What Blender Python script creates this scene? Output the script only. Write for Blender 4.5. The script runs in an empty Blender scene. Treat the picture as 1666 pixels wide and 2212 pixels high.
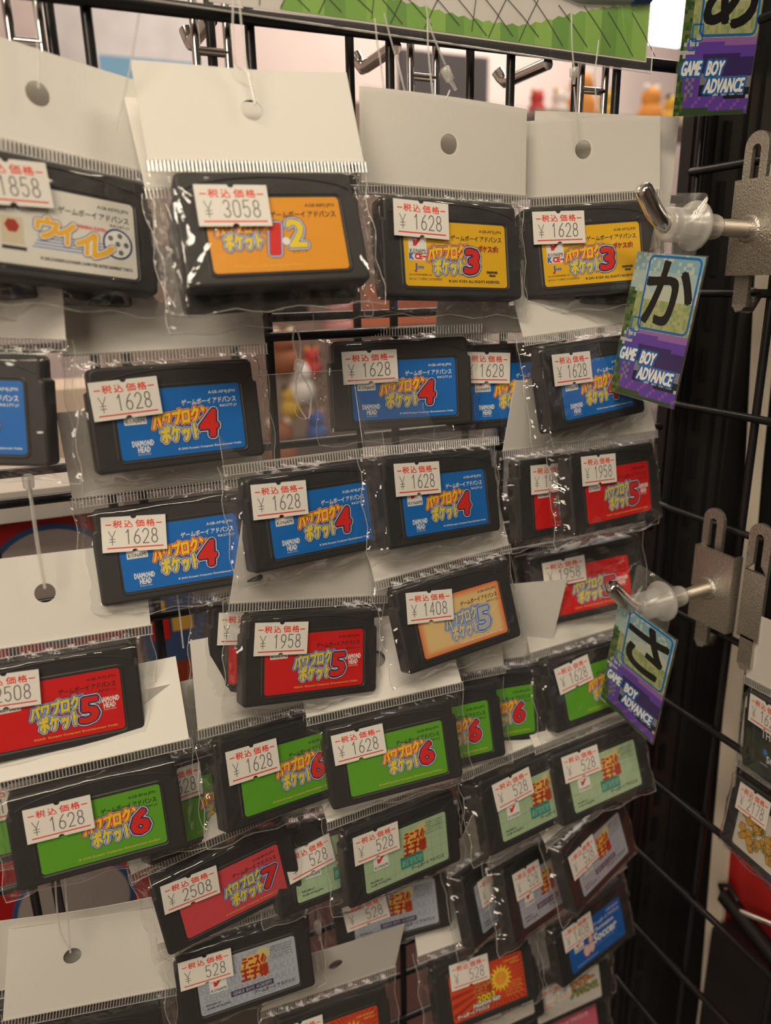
import bpy, bmesh, math, random
from mathutils import Matrix, Vector
random.seed(7)
sc = bpy.context.scene
C = sc.collection
PI = math.pi
# ------------------------------------------------------------------ camera, light, exposure
ORG = Vector((0.0, 0.0, 1.45))            # the camera stands 1.45 m above the shop floor
MM = 0.001
def W(x, y, z):                            # millimetres from the camera spot -> world metres
    return Vector((x, y, z)) * MM + ORG
cam = bpy.data.cameras.new('camera'); cam_o = bpy.data.objects.new('camera', cam); C.objects.link(cam_o)
R = ((0.91547052, -0.40196369, -0.01840973), (-0.13460982, -0.262816, -0.95540983), (0.37920169, 0.87712767, -0.29470856))
cam_o.matrix_world = Matrix.Translation(ORG) @ Matrix(((R[0][0], -R[1][0], -R[2][0]), (R[0][1], -R[1][1], -R[2][1]), (R[0][2], -R[1][2], -R[2][2]))).to_4x4()
cam.sensor_fit = 'VERTICAL'; cam.sensor_height = 9.2808; cam.sensor_width = 6.99; cam.lens = 6.81
cam.clip_start = 0.01; cam.clip_end = 30
cam.dof.use_dof = True; cam.dof.focus_distance = 0.288; cam.dof.aperture_fstop = 2.1
sc.camera = cam_o
w = bpy.data.worlds.new('world'); sc.world = w; w.use_nodes = True
w.node_tree.nodes['Background'].inputs[0].default_value = (1.0, 0.84, 0.68, 1)
w.node_tree.nodes['Background'].inputs[1].default_value = 0.17
sc.view_settings.view_transform = 'Standard'; sc.view_settings.look = 'None'
sc.view_settings.gamma = 1.0; sc.view_settings.exposure = 0.50; sc.view_settings.use_curve_mapping = False
sc.cycles.transparent_max_bounces = 40
sc.cycles.max_bounces = 8
def area(name, loc, target, sx, sy, power, col):
    l = bpy.data.lights.new(name, 'AREA'); l.shape = 'RECTANGLE'; l.size = sx; l.size_y = sy; l.energy = power; l.color = col
    o = bpy.data.objects.new(name, l); C.objects.link(o); o.location = loc
    o.rotation_euler = (Vector(target) - Vector(loc)).to_track_quat('-Z', 'Y').to_euler(); return o
WARM = (1.0, 0.865, 0.665)
area('ceiling_or_fill_lamp', W(-260, -400, 780), W(90, 260, -160), 0.8, 0.14, 5.6, WARM)
area('ceiling_or_fill_lamp', W(950, -300, 900), W(150, 260, -160), 0.4, 0.10, 3.0, WARM)
area('ceiling_or_fill_lamp', W(-850, -620, 430), W(100, 260, -120), 0.5, 0.3, 3.6, WARM)  # added fill from the left, softens the shade under the packs; no real lamp
area('ceiling_or_fill_lamp', W(1300, 1500, 1400), W(900, 1700, -200), 1.8, 1.2, 30, (1.0, 0.86, 0.74))
area('ceiling_or_fill_lamp', W(-50, 700, 500), W(30, 430, -150), 0.3, 0.2, 0.9, WARM)

# ------------------------------------------------------------------ materials
MATS = {}
def mat(name, col, rough=0.5, metal=0.0, bump=0.0, scale=400.0, emit=0.0, var=0.0, spec=0.5, coat=0.0):
    if name in MATS: return MATS[name]
    m = bpy.data.materials.new(name); m.use_nodes = True; nt = m.node_tree; b = nt.nodes['Principled BSDF']
    b.inputs['Base Color'].default_value = (*col, 1); b.inputs['Roughness'].default_value = rough
    b.inputs['Metallic'].default_value = metal; b.inputs['Specular IOR Level'].default_value = spec
    b.inputs['Coat Weight'].default_value = coat; b.inputs['Coat Roughness'].default_value = 0.08
    if emit: b.inputs['Emission Color'].default_value = (*col, 1); b.inputs['Emission Strength'].default_value = emit
    if bump or var:
        tc = nt.nodes.new('ShaderNodeTexCoord'); n = nt.nodes.new('ShaderNodeTexNoise'); n.inputs['Scale'].default_value = scale
        n.inputs['Detail'].default_value = 4; nt.links.new(tc.outputs['Object'], n.inputs['Vector'])
        if bump:
            bp = nt.nodes.new('ShaderNodeBump'); bp.inputs['Strength'].default_value = bump; bp.inputs['Distance'].default_value = 0.0004
            nt.links.new(n.outputs['Fac'], bp.inputs['Height']); nt.links.new(bp.outputs['Normal'], b.inputs['Normal'])
        if var:
            mx = nt.nodes.new('ShaderNodeMix'); mx.data_type = 'RGBA'
            mx.inputs[6].default_value = (*[c * (1 - var) for c in col], 1); mx.inputs[7].default_value = (*[min(1, c * (1 + var)) for c in col], 1)
            nt.links.new(n.outputs['Fac'], mx.inputs[0]); nt.links.new(mx.outputs[2], b.inputs['Base Color'])
    MATS[name] = m; return m
def film(name, ior, rough, haze, bump, scale, gloss=(1, 1, 1), base=0.0):
    m = bpy.data.materials.new(name); m.use_nodes = True; nt = m.node_tree; nt.nodes.clear()
    out = nt.nodes.new('ShaderNodeOutputMaterial'); tr = nt.nodes.new('ShaderNodeBsdfTransparent'); gl = nt.nodes.new('ShaderNodeBsdfGlossy')
    df = nt.nodes.new('ShaderNodeBsdfDiffuse'); df.inputs[0].default_value = (0.9, 0.88, 0.84, 1)
    gl.inputs['Roughness'].default_value = rough; gl.inputs[0].default_value = (*gloss, 1); tr.inputs[0].default_value = (0.985, 0.985, 0.985, 1)
    fr = nt.nodes.new('ShaderNodeLayerWeight'); fr.inputs[0].default_value = 0.5
    pw = nt.nodes.new('ShaderNodeMath'); pw.operation = 'POWER'; pw.inputs[1].default_value = 5.0
    sm = nt.nodes.new('ShaderNodeMath'); sm.operation = 'MULTIPLY_ADD'; f0 = ((ior - 1) / (ior + 1)) ** 2 * 1.8; sm.inputs[1].default_value = 0.8; sm.inputs[2].default_value = f0
    tc = nt.nodes.new('ShaderNodeTexCoord'); mp = nt.nodes.new('ShaderNodeMapping'); mp.inputs['Scale'].default_value = (1, 1.9, 1); mp.inputs['Rotation'].default_value = (0, 0, 0.5)
    no = nt.nodes.new('ShaderNodeTexNoise'); no.inputs['Scale'].default_value = scale; no.inputs['Detail'].default_value = 2.0; no.inputs['Distortion'].default_value = 1.5
    bp = nt.nodes.new('ShaderNodeBump'); bp.inputs['Strength'].default_value = bump; bp.inputs['Distance'].default_value = 0.0015
    L = nt.links.new
    L(tc.outputs['Object'], mp.inputs[0]); L(mp.outputs[0], no.inputs['Vector']); L(no.outputs['Fac'], bp.inputs['Height'])
    L(bp.outputs[0], gl.inputs['Normal']); L(bp.outputs[0], fr.inputs['Normal']); L(fr.outputs['Facing'], pw.inputs[0]); L(pw.outputs[0], sm.inputs[0])
    add = nt.nodes.new('ShaderNodeMath'); add.operation = 'ADD'; add.inputs[1].default_value = base; add.use_clamp = True; L(sm.outputs[0], add.inputs[0])
    m1 = nt.nodes.new('ShaderNodeMixShader'); m1.inputs[0].default_value = haze; L(tr.outputs[0], m1.inputs[1]); L(df.outputs[0], m1.inputs[2])
    m2 = nt.nodes.new('ShaderNodeMixShader'); L(add.outputs[0], m2.inputs[0]); L(m1.outputs[0], m2.inputs[1]); L(gl.outputs[0], m2.inputs[2])
    L(m2.outputs[0], out.inputs[0]); MATS[name] = m; return m
FILM = film('clear_film', 1.45, 0.06, 0.014, 0.10, 60)
RIB = film('ribbed_clear_plastic', 1.6, 0.16, 0.26, 0.0, 10, base=0.12)
CLEAR = film('clear_acrylic', 1.5, 0.05, 0.05, 0.05, 60)
FROST = film('frosted_plastic', 1.5, 0.28, 0.38, 0.0, 10)
TIE = film('clear_nylon', 1.5, 0.15, 0.32, 0.0, 10)
PLAST = mat('black_cartridge_plastic', (0.021, 0.021, 0.022), 0.5, bump=0.1, scale=2500)
CARD = mat('white_card', (0.80, 0.775, 0.725), 0.6, bump=0.04, scale=900)
PAPER = mat('sticker_paper', (0.82, 0.79, 0.74), 0.5)
RED = mat('red_ink', (0.80, 0.05, 0.02), 0.5); GREY = mat('grey_ink', (0.16, 0.15, 0.14), 0.5)
BLACK = mat('black_ink', (0.012, 0.012, 0.014), 0.4); WHITE = mat('white_ink', (0.86, 0.86, 0.84), 0.4)
WIRE = mat('black_powder_coat', (0.010, 0.010, 0.011), 0.32, bump=0.1, scale=1500)
CHROME = mat('chrome', (0.75, 0.72, 0.68), 0.13, 1.0)
ZINC = mat('zinc_plate', (0.55, 0.51, 0.45), 0.36, 0.92, bump=1.0, scale=1300, var=.25)
def ink(name, col, rough=0.35): return mat(name, col, rough)

# ------------------------------------------------------------------ mesh helpers
GL = {}
def glyphs(text, res=2):
    k = (text, res)
    if k in GL: return GL[k]
    cu = bpy.data.curves.new('g', 'FONT'); cu.body = text; cu.resolution_u = res; cu.size = 1
    o = bpy.data.objects.new('g', cu); C.objects.link(o)
    me = bpy.data.meshes.new_from_object(o.evaluated_get(bpy.context.evaluated_depsgraph_get()))
    vs = [(v.co.x, v.co.y) for v in me.vertices]; fs = [tuple(p.vertices) for p in me.polygons]
    bpy.data.objects.remove(o); bpy.data.curves.remove(cu); bpy.data.meshes.remove(me)
    x0 = min(v[0] for v in vs); x1 = max(v[0] for v in vs); y0 = min(v[1] for v in vs); y1 = max(v[1] for v in vs)
    GL[k] = ([((x - x0) / (x1 - x0), (y - y0) / (y1 - y0)) for x, y in vs], fs); return GL[k]
class MB:
    def __init__(s): s.v = []; s.f = []; s.m = []; s.mats = []; s.smooth = set()
    def mi(s, m):
        if m not in s.mats: s.mats.append(m)
        return s.mats.index(m)
    def add(s, vs, fs, m, smooth=False):
        b = len(s.v); s.v += [tuple(v) for v in vs]; i = s.mi(m)
        for f in fs:
            if smooth: s.smooth.add(len(s.f))
            s.f.append(tuple(b + k for k in f)); s.m.append(i)
    def poly(s, pts, z, m): s.add([(p[0], p[1], z) for p in pts], [tuple(range(len(pts)))], m)
    def box(s, x0, x1, y0, y1, z0, z1, m):
        s.add([(x0, y0, z0), (x1, y0, z0), (x1, y1, z0), (x0, y1, z0), (x0, y0, z1), (x1, y0, z1), (x1, y1, z1), (x0, y1, z1)],
              [(3, 2, 1, 0), (4, 5, 6, 7), (0, 1, 5, 4), (1, 2, 6, 5), (2, 3, 7, 6), (3, 0, 4, 7)], m)
    def text(s, t, box, z, m, rot=0.0, bold=0.0, res=2, shear=0.0, outl=()):
        """print text t filling box (x0,y0,x1,y1); outl = ((radius, material), ...) from the outermost"""
        vs, fs = glyphs(t, res); x0, y0, x1, y1 = box; cx, cy = (x0 + x1) / 2, (y0 + y1) / 2; ca, sa = math.cos(rot), math.sin(rot)
        P = []
        for x, y in vs:
            px = (x - .5) * (x1 - x0) + shear * (y - .5) * (y1 - y0); py = (y - .5) * (y1 - y0)
            P.append((cx + px * ca - py * sa, cy + px * sa + py * ca))
        n = len(outl)
        for k, (r, om) in enumerate(outl):
            for a in range(10):
                dx, dy = r * math.cos(a * PI / 5), r * math.sin(a * PI / 5)
                s.add([(p[0] + dx, p[1] + dy, z + k * 0.02 + a * 0.0004) for p in P], fs, om)
        zz = z + n * 0.02
        if bold:
            for a in range(4):
                dx, dy = bold * math.cos(a * PI / 2 + .6), bold * math.sin(a * PI / 2 + .6)
                s.add([(p[0] + dx, p[1] + dy, zz + a * 0.0006) for p in P], fs, m)
        s.add([(p[0], p[1], zz + 0.003) for p in P], fs, m)
    def tube(s, pts, r, m, n=8, cap=True, radii=None):
        pts = [Vector(p) for p in pts]; rings = []
        up = None
        for i, p in enumerate(pts):
            d = (pts[min(i + 1, len(pts) - 1)] - pts[max(i - 1, 0)]).normalized()
            if up is None:
                up = d.orthogonal().normalized()
            up = (up - d * up.dot(d)).normalized(); sd = d.cross(up)
            rr = radii[i] if radii else r
            rings.append([p + (up * math.cos(2 * PI * k / n) + sd * math.sin(2 * PI * k / n)) * rr for k in range(n)])
        vs = [v for rg in rings for v in rg]; fs = []
        for i in range(len(rings) - 1):
            for k in range(n):
                a = i * n + k; b = i * n + (k + 1) % n; fs.append((a, b, b + n, a + n))
        s.add(vs, fs, m, True)
        if cap:
            s.add(rings[0], [tuple(reversed(range(n)))], m); s.add(rings[-1], [tuple(range(n))], m)
    def mesh(s, name, k=MM):
        me = bpy.data.meshes.new(name); me.from_pydata([(a * k, b * k, c * k) for a, b, c in s.v], [], s.f)
        for m in s.mats: me.materials.append(m)
        me.polygons.foreach_set('material_index', s.m)
        me.polygons.foreach_set('use_smooth', [i in s.smooth for i in range(len(s.f))]); me.update(); return me
def link(name, me, parent=None, mw=None):
    o = bpy.data.objects.new(name, me); C.objects.link(o)
    if parent: o.parent = parent
    if mw is not None: o.matrix_world = mw
    return o
def tag(o, label=None, cat=None, group=None, kind=None):
    if label: o['label'] = label
    if cat: o['category'] = cat
    if group: o['group'] = group
    if kind: o['kind'] = kind
    return o
def rrect(x0, y0, x1, y1, r, n=5):
    out = []
    for cx, cy, a0 in ((x1 - r, y1 - r, 0), (x0 + r, y1 - r, 90), (x0 + r, y0 + r, 180), (x1 - r, y0 + r, 270)):
        for k in range(n + 1):
            a = math.radians(a0 + 90 * k / n); out.append((cx + r * math.cos(a), cy + r * math.sin(a)))
    return out
def circ(cx, cy, r, n=20, ry=None): return [(cx + r * math.cos(2 * PI * k / n), cy + (ry or r) * math.sin(2 * PI * k / n)) for k in range(n)]
ROOT = Matrix.Translation(ORG)
def smoothshade(me):
    me.polygons.foreach_set('use_smooth', [True] * len(me.polygons)); me.update()

# ------------------------------------------------------------------ the setting: floor, walls of the shop
def struct(name, mb, mw=None, smooth=False):
    o = link(name, mb.mesh(name), None, mw if mw is not None else ROOT); tag(o, kind='structure'); return o
b = MB(); b.box(-1500, 4600, -1500, 3300, -1500, -1450, mat('floor_vinyl', (0.20, 0.17, 0.15), 0.35, var=0.2, scale=6)); struct('floor', b)
b = MB(); b.box(-1500, 4600, 2600, 2700, -1450, 1560, mat('cream_wall', (0.74, 0.63, 0.60), 0.7, var=0.12, scale=3)); struct('wall_back', b)
b = MB(); b.box(4500, 4600, -1500, 2600, -1450, 1560, mat('cream_wall', (0.78, 0.70, 0.66), 0.7)); struct('wall_right', b)
b = MB(); b.box(-1500, -1400, -1500, 2600, -1450, 1560, mat('cream_wall', (0.78, 0.70, 0.66), 0.7)); struct('wall_left', b)
b = MB(); b.box(-1500, 4600, -1600, -1500, -1450, 1560, mat('warm_wall', (0.16, 0.13, 0.11), 0.7)); struct('wall_front', b)
b = MB(); b.box(-1500, 4600, -1500, 2700, 1560, 1600, mat('ceiling_paint', (0.6, 0.56, 0.5), 0.8)); struct('ceiling', b)

# ------------------------------------------------------------------ wire panels
G = 51.1
def wire(panel, p, q, r=1.75, name='wire'):
    b = MB(); b.tube([p, q], r, WIRE, 8); o = link(name, b.mesh(name), panel, ROOT); return o
def empty(name, x, y, z, label, cat, group=None):
    o = bpy.data.objects.new(name, None); C.objects.link(o); o.location = W(x, y, z); o.empty_display_size = 0.02
    bpy.context.view_layer.update(); tag(o, label, cat, group); return o
ZT = 83.0
mp = empty('wire_panel', 0, 280, -700, 'black wire grid panel the white-headed packs hang in front of', 'wire grid')
for k in range(-4, 5): wire(mp, (24.0 + G * k, 280, -700), (24.0 + G * k, 280, ZT + 153))
for k in range(-4, 13): wire(mp, (-200, 277 if k else 276, ZT - G * k), (266, 277 if k else 276, ZT - G * k), 2.4 if k == 0 else 1.75)
bp_ = empty('wire_panel', 0, 294, -700, 'second black wire grid standing directly behind the first grid', 'wire grid')
for k in range(-4, 5): wire(bp_, (14.0 + G * k, 294, -700), (14.0 + G * k, 294, ZT + 153))
for k in range(-4, 13): wire(bp_, (-200, 297, ZT + 6 - G * k), (262, 297, ZT + 6 - G * k))
rp = empty('wire_panel', 270.8, 270, -700, 'black wire grid on the right, turned at right angles', 'wire grid')
for yy in (275.5, 229, 180, 130, 80, 30, -20): wire(rp, (272.5, yy, -700), (272.5, yy, 230))
for k in range(-4, 13): wire(rp, (269.3, 276, 43 - 51 * k), (269.3, -60, 43 - 51 * k))

# upright post with slots, behind the corner
post = MB(); PB = mat('black_steel', (0.016, 0.015, 0.015), 0.42, bump=0.15, scale=300)
z0 = -1450; zs = []
zc = 85.0 + 25.8 * 6
SL = [zc - 25.8 * k for k in range(0, 30)]
prev = 260
for zc in SL:
    post.box(301, 304.6, 289, 292, zc - 8.5, zc + 8.5, mat('painted_slot_shade', (0.002, 0.002, 0.002), 0.9))  # near-black blocks plug the slots: the shade inside is put into their colour
post.box(282, 301, 290, 297, z0, 260, PB); post.box(304.6, 344, 290, 297, z0, 260, PB); post.box(301, 304.6, 292, 297, z0, 260, PB)
for i, zc in enumerate(SL[:-1]): post.box(301, 304.6, 290, 292.1, SL[i + 1] + 8.5, zc - 8.5, PB)
for xx in (283, 289, 295, 314, 322): post.box(xx, xx + 1.6, 288.4, 290, z0, 260, PB)
o = link('upright_post', post.mesh('upright_post'), None, ROOT); tag(o, 'black slotted steel upright behind the corner of the grids', 'shelf post')
b = MB(); b.box(345, 349, -150, 338, -1450, 250, mat('black_board', (0.012, 0.011, 0.011), 0.5)); b.box(341, 345, 222, 226, -1450, 250, PB); b.box(341, 345, 190, 196, -1450, 250, PB)
o = link('backing_board', b.mesh('backing_board'), None, ROOT); tag(o, 'tall black backing board behind the right grid', 'board')
# cream strip hanging between post and board
SP = [(90, 295, 262), (40, 292, 270), (-11, 288.7, 276), (-100, 280.5, 272.5), (-173, 274.9, 268.2), (-242, 274.6, 265.4), (-330, 270.7, 259.5), (-444, 264.4, 252.8), (-600, 262, 250)]
b = MB(); vs = []
for z, ya, yb in SP: vs += [(331, ya, z), (331, yb, z), (334, ya, z), (334, yb, z)]
fs = []
for i in range(len(SP) - 1):
    a = i * 4; fs += [(a, a + 1, a + 5, a + 4), (a + 2, a + 6, a + 7, a + 3), (a, a + 4, a + 6, a + 2), (a + 1, a + 3, a + 7, a + 5)]
b.add(vs, fs, mat('cream_cloth', (0.86, 0.76, 0.63), 0.8))
o = link('cloth_strip', b.mesh('cloth_strip'), None, ROOT); tag(o, 'long narrow cream cloth strip hanging behind the right grid', 'cloth')
# red sheet and black bracket low on the right
b = MB(); b.box(339, 341, 120, 263, -388, -300, mat('red_sheet', (0.60, 0.03, 0.03), 0.5)); o = link('red_sheet', b.mesh('red_sheet'), None, ROOT); tag(o, 'bright red sheet low behind the right grid', 'sheet')
br = empty('shelf_bracket', 325, 240, -396, 'black shelf bracket arm in front of the red sheet', 'bracket')
b = MB(); b.tube([(326, 254, -356), (322, 180, -372), (318, 100, -380)], 5, PB, 4); b.box(318, 334, 100, 252, -460, -376, PB); link('arm', b.mesh('arm'), br, ROOT)
b = MB(); b.tube([(326, 252, -358), (326, 257, -352), (326, 251, -347), (326, 244, -352)], 1.6, PB, 8); link('loop', b.mesh('loop'), br, ROOT)
b = MB(); b.tube([(325, 240, -356), (337, 200, -346)], 2.0, CHROME, 8); link('rod', b.mesh('rod'), br, ROOT)

# ------------------------------------------------------------------ net hooks on the right grid
def net_hook(h, label, tip, bend):
    root = empty('net_hook', 268, 230, h, label, 'hook', 'zinc hooks on the right grid')
    for y in (236, 211):                                    # the two straps that grip the wires
        b = MB(); N = 10; zt = h + 26; w2 = 4.2; t0, t1 = 262.8, 264.6
        out = [(y + w2 * math.cos(PI * k / N) * 1.35, zt + 4.5 + w2 * 1.35 * math.sin(PI * k / N)) for k in range(N + 1)]
        inn = [(y + 2.0 * math.cos(PI * k / N), zt + 3.5 + 2.0 * math.sin(PI * k / N)) for k in range(N + 1)]
        out = [(y + w2 * 1.35, h + 14)] + out + [(y - w2 * 1.35, h + 14)]; inn = [(y + 2.0, h + 18)] + inn + [(y - 2.0, h + 18)]
        n = len(out); vs = [(t0, a, c) for a, c in out] + [(t0, a, c) for a, c in inn] + [(t1, a, c) for a, c in out] + [(t1, a, c) for a, c in inn]
        fs = []
        for k in range(n - 1):
            fs += [(k, k + 1, n + k + 1, n + k), (2 * n + k + 1, 2 * n + k, 3 * n + k, 3 * n + k + 1), (k + 1, k, 2 * n + k, 2 * n + k + 1), (n + k, n + k + 1, 3 * n + k + 1, 3 * n + k)]
        b.add(vs, fs, ZINC); b.box(t0, t1, y - 5.6, y + 5.6, h - 17, h + 14.2, ZINC)
        b.box(t0, t1, y - 3.6, y + 3.6, h - 30, h - 16, ZINC); b.tube([(t0, y, h - 29), (t0 + 5, y, h - 30), (t0 + 9, y, h - 24)], 3.2, ZINC, 6)
        link('strap', b.mesh('strap'), root, ROOT)
    b = MB(); pr = [(z, yy) for z, yy in ()]
    b.box(258.6, 260.6, 219, 241, h - 17.5, h + 18.5, ZINC); b.box(260.5, 264, 239.4, 241, h - 17.5, h + 18.5, ZINC); b.box(260.5, 264, 219, 220.4, h - 17.5, h + 18.5, ZINC)
    b.tube([(258.9, 232, h), (257.8, 232, h)], 5.6, ZINC, 18, radii=[5.8, 4.6]); me = b.mesh('plate'); link('plate', me, root, ROOT)
    b = MB(); P0 = Vector((259, 232, h)); P1 = Vector(bend); P2 = Vector(tip); pts = [P0, P0.lerp(P1, .5)]
    for k in range(7):
        t = k / 6; pts.append((P1 + (P0 - P1).normalized() * 7) * (1 - t) ** 2 + P1 * 2 * t * (1 - t) + (P1 + (P2 - P1).normalized() * 7) * t * t)
    d = (P2 - P1).normalized(); pts += [P2 - d * 2.4, P2 - d * 1.0, P2 - d * 0.2, P2]
    rr = [3.35] * (len(pts) - 3) + [2.9, 1.9, 0.4]; b.tube(pts, 3.3, CHROME, 18, radii=rr); link('rod', b.mesh('rod'), root, ROOT)
    bu = MB(); ax = (P0 - P1).normalized(); o0 = P1 + ax * 2.0
    prof = [(0, 3.4), (0, 5.4), (1, 6.2), (9, 6.2), (9, 6.4), (12.5, 6.9), (13, 8.9), (14.6, 9.1), (15.2, 8.0), (15.2, 5.2), (24, 4.7), (25.4, 4.3), (25.6, 3.3)]
    bu.tube([o0 + ax * (p[0] + .02 * i_) for i_, p in enumerate(prof)], 5, FROST, 28, cap=False, radii=[p[1] for p in prof]); link('bushing', bu.mesh('bushing'), root, ROOT)
net_hook(16.7, 'zinc hook with frosted bushing above the ka sign', (203.3, 232.0, 31.1), (214.0, 232.0, 18.0))
net_hook(-136.5, 'zinc hook with frosted bushing above the sa sign', (202.1, 232.0, -124.2), (216.5, 232.0, -138.6))

# ------------------------------------------------------------------ divider signs
def rodm(rx, ry, rz):
    v = Vector((rx, ry, rz)); t = v.length
    return Matrix.Rotation(t, 4, v.normalized()) if t > 1e-9 else Matrix.Identity(4)
BM = Matrix(((1, 0, 0, 0), (0, 0, -1, 0), (0, 1, 0, 0), (0, 0, 0, 1)))
BR = Matrix(((0, 0, -1, 0), (-1, 0, 0, 0), (0, 1, 0, 0), (0, 0, 0, 1)))
def pose(rot, pos, base=BM): return Matrix.Translation(W(*pos)) @ base @ rodm(*rot)
BLUE = ink('sign_blue', (0.02, 0.14, 0.45)); S_P = [ink('violet_%s' % n, c) for n, c in (('light', (0.24, 0.10, 0.42)), ('mid', (0.13, 0.06, 0.38)), ('dark', (0.05, 0.03, 0.13)), ('plum', (0.30, 0.14, 0.42)))]
S_S = [ink('sky_a', (0.22, 0.42, 0.50)), ink('sky_b', (0.36, 0.50, 0.50)), ink('sky_c', (0.50, 0.55, 0.45))]
S_F = [ink('field_a', (0.42, 0.42, 0.22)), ink('field_b', (0.34, 0.40, 0.17)), ink('field_c', (0.26, 0.34, 0.14)), ink('field_d', (0.46, 0.42, 0.26))]
S_G = [ink('grass_a', (0.07, 0.13, 0.03)), ink('grass_b', (0.04, 0.08, 0.03)), ink('grass_c', (0.13, 0.18, 0.06))]
S_K = [ink('pixel_grey', (0.22, 0.21, 0.24)), ink('pixel_pale', (0.48, 0.50, 0.52)), ink('pixel_black', (0.02, 0.02, 0.03))]
def sign(name, rot, pos, kana, label, holder):
    mw = pose(rot, pos); root = bpy.data.objects.new(name, None); C.objects.link(root); root.matrix_world = mw; root.empty_display_size = 0.01
    bpy.context.view_layer.update(); tag(root, label, 'sign', 'divider signs on the right')
    rnd = random.Random(5); b = MB(); b.box(-17, 17, -28, 28, -0.7, -0.02, CLEAR)
    NX, NY = 26, 42; cx, cy = 33.2 / NX, 55.2 / NY
    for j in range(NY):
        for i in range(NX):
            x = i / NX; y = j / NY
            if y < .22 + .04 * math.sin(x * 7): m = S_S[0 if y < .1 else 1] if rnd.random() < .8 else S_S[2]
            elif y < .30 and x > .2: m = S_S[2]
            elif y < .52: m = rnd.choice(S_F[:3]) if x > .1 else rnd.choice(S_G)
            else:
                yy = y + .05 * (1 - x)
                if x < .06 + .2 * max(0, y - .75): m = rnd.choice(S_G)
                elif yy < .57: m = S_P[3] if x > .25 else S_K[1]
                elif yy < .63: m = S_P[1] if x > .15 else S_P[0]
                elif yy < .76: m = S_P[2] if x > .28 else S_P[1]
                elif yy < .83: m = S_K[0] if x > .3 else S_P[1]
                elif yy < .90: m = S_K[2] if x > .3 else S_P[1]
                elif yy < .98: m = S_P[1] if (i + j) % 5 else S_P[0]
                else: m = S_G[1]
                if .50 < y < .62 and x < .2 and rnd.random() < .4: m = S_K[1]
                if .74 < y < .88 and .1 < x < .22 and (i + j) % 2: m = S_K[0]
                if .86 < yy < .885 and x > .4 and i % 3: m = S_K[1]
            X = -16.6 + i * cx; Y = 27.6 - j * cy
            b.poly([(X, Y - cy), (X + cx, Y - cy), (X + cx, Y), (X, Y)], 0.0, m)
    def ring(x0, y0, x1, y1, r, t):
        A = rrect(x0, y0, x1, y1, r); Bq = rrect(x0 + t, y0 + t, x1 - t, y1 - t, max(.2, r - t)); n = len(A)
        b.add([(p[0], p[1], .02) for p in A + Bq], [(k, (k + 1) % n, n + (k + 1) % n, n + k) for k in range(n)], BLUE)
    ring(-9.5, -1.0, 15.8, 27.0, 2.5, .9); ring(-12.5, -2.5, -7.5, 3.5, .8, .6); ring(-13.6, -5.5, -10.0, -1.2, .8, .6)
    b.text(kana, (-8.0, 2.0, 14.2, 24.8), .04, BLACK, bold=.7, res=4)
    for t, bx in (('GAME', (-15.0, -13.6, -6.8, -8.9)), ('BOY', (-3.8, -13.8, 3.4, -9.1)), ('ADVANCE', (-3.8, -19.9, 13.6, -15.2))):
        b.text(t, bx, .03, WHITE, bold=.28, shear=.15, outl=((1.05, BLUE),), res=2)
    link('printed_panel', b.mesh('printed_panel'), root, mw)
    if holder:
        b = MB(); pts = rrect(-11, 27, 11, 49, 2); n = len(pts)
        hole = [(0 + 4.6 * math.cos(a), 40 + 4.6 * math.sin(a)) for a in [math.atan2(p[1] - 40, p[0]) for p in pts]]
        b.add([(p[0], p[1], -.3) for p in pts + hole] + [(p[0], p[1], -.9) for p in pts + hole],
              [(k, (k + 1) % n, n + (k + 1) % n, n + k) for k in range(n)] + [(2 * n + k, 3 * n + k, 3 * n + (k + 1) % n, 2 * n + (k + 1) % n) for k in range(n)] + [(k, 2 * n + k, 2 * n + (k + 1) % n, (k + 1) % n) for k in range(n)], CLEAR)
        o = link('holder_plate', b.mesh('holder_plate'), root, mw); tag(o, 'clear plate the sign hangs by')
sign('divider_sign', (0.007, -1.486, -0.132), (216.3, 233.0, -20.0), 'か', 'glossy pixel-art divider sign with the black kana ka on its panel', True)
sign('divider_sign', (0.161, -1.517, -0.101), (215.8, 226.4, -165.8), 'さ', 'pixel-art divider sign with the black kana sa, lowest of the three', True)
sign('divider_sign', (0.161, -0.167, 0.084), (252.8, 250.5, 88.4), 'あ', 'divider sign at the top edge, its kana cut off by the frame', True)

# ------------------------------------------------------------------ cartridge artwork (prints in millimetres, 42 x 22.5 label)
Lc = lambda x, y: (x - 21.0, 11.25 - y)
def bx(x0, y0, x1, y1): return (x0 - 21, 11.25 - y1, x1 - 21, 11.25 - y0)
YEL = ink('yellow_print', (0.90, 0.68, 0.03)); ORA = ink('orange_print', (0.90, 0.35, 0.02)); REDP = ink('scarlet_print', (0.75, 0.02, 0.01)); NAVY = ink('navy_print', (0.015, 0.03, 0.16))
BLP = ink('blue_print', (0.03, 0.16, 0.60)); PALEB = ink('pale_blue_print', (0.45, 0.62, 0.85)); TEAL = ink('teal_print', (0.03, 0.25, 0.20)); CRIM = ink('crimson_print', (0.42, 0.03, 0.01)); GOLD = ink('gold_print', (0.85, 0.50, 0.10)); LINE = ink('fine_line', (0.30, 0.45, 0.36))
GRYP = ink('silver_print', (0.5, 0.5, 0.5))
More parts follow.
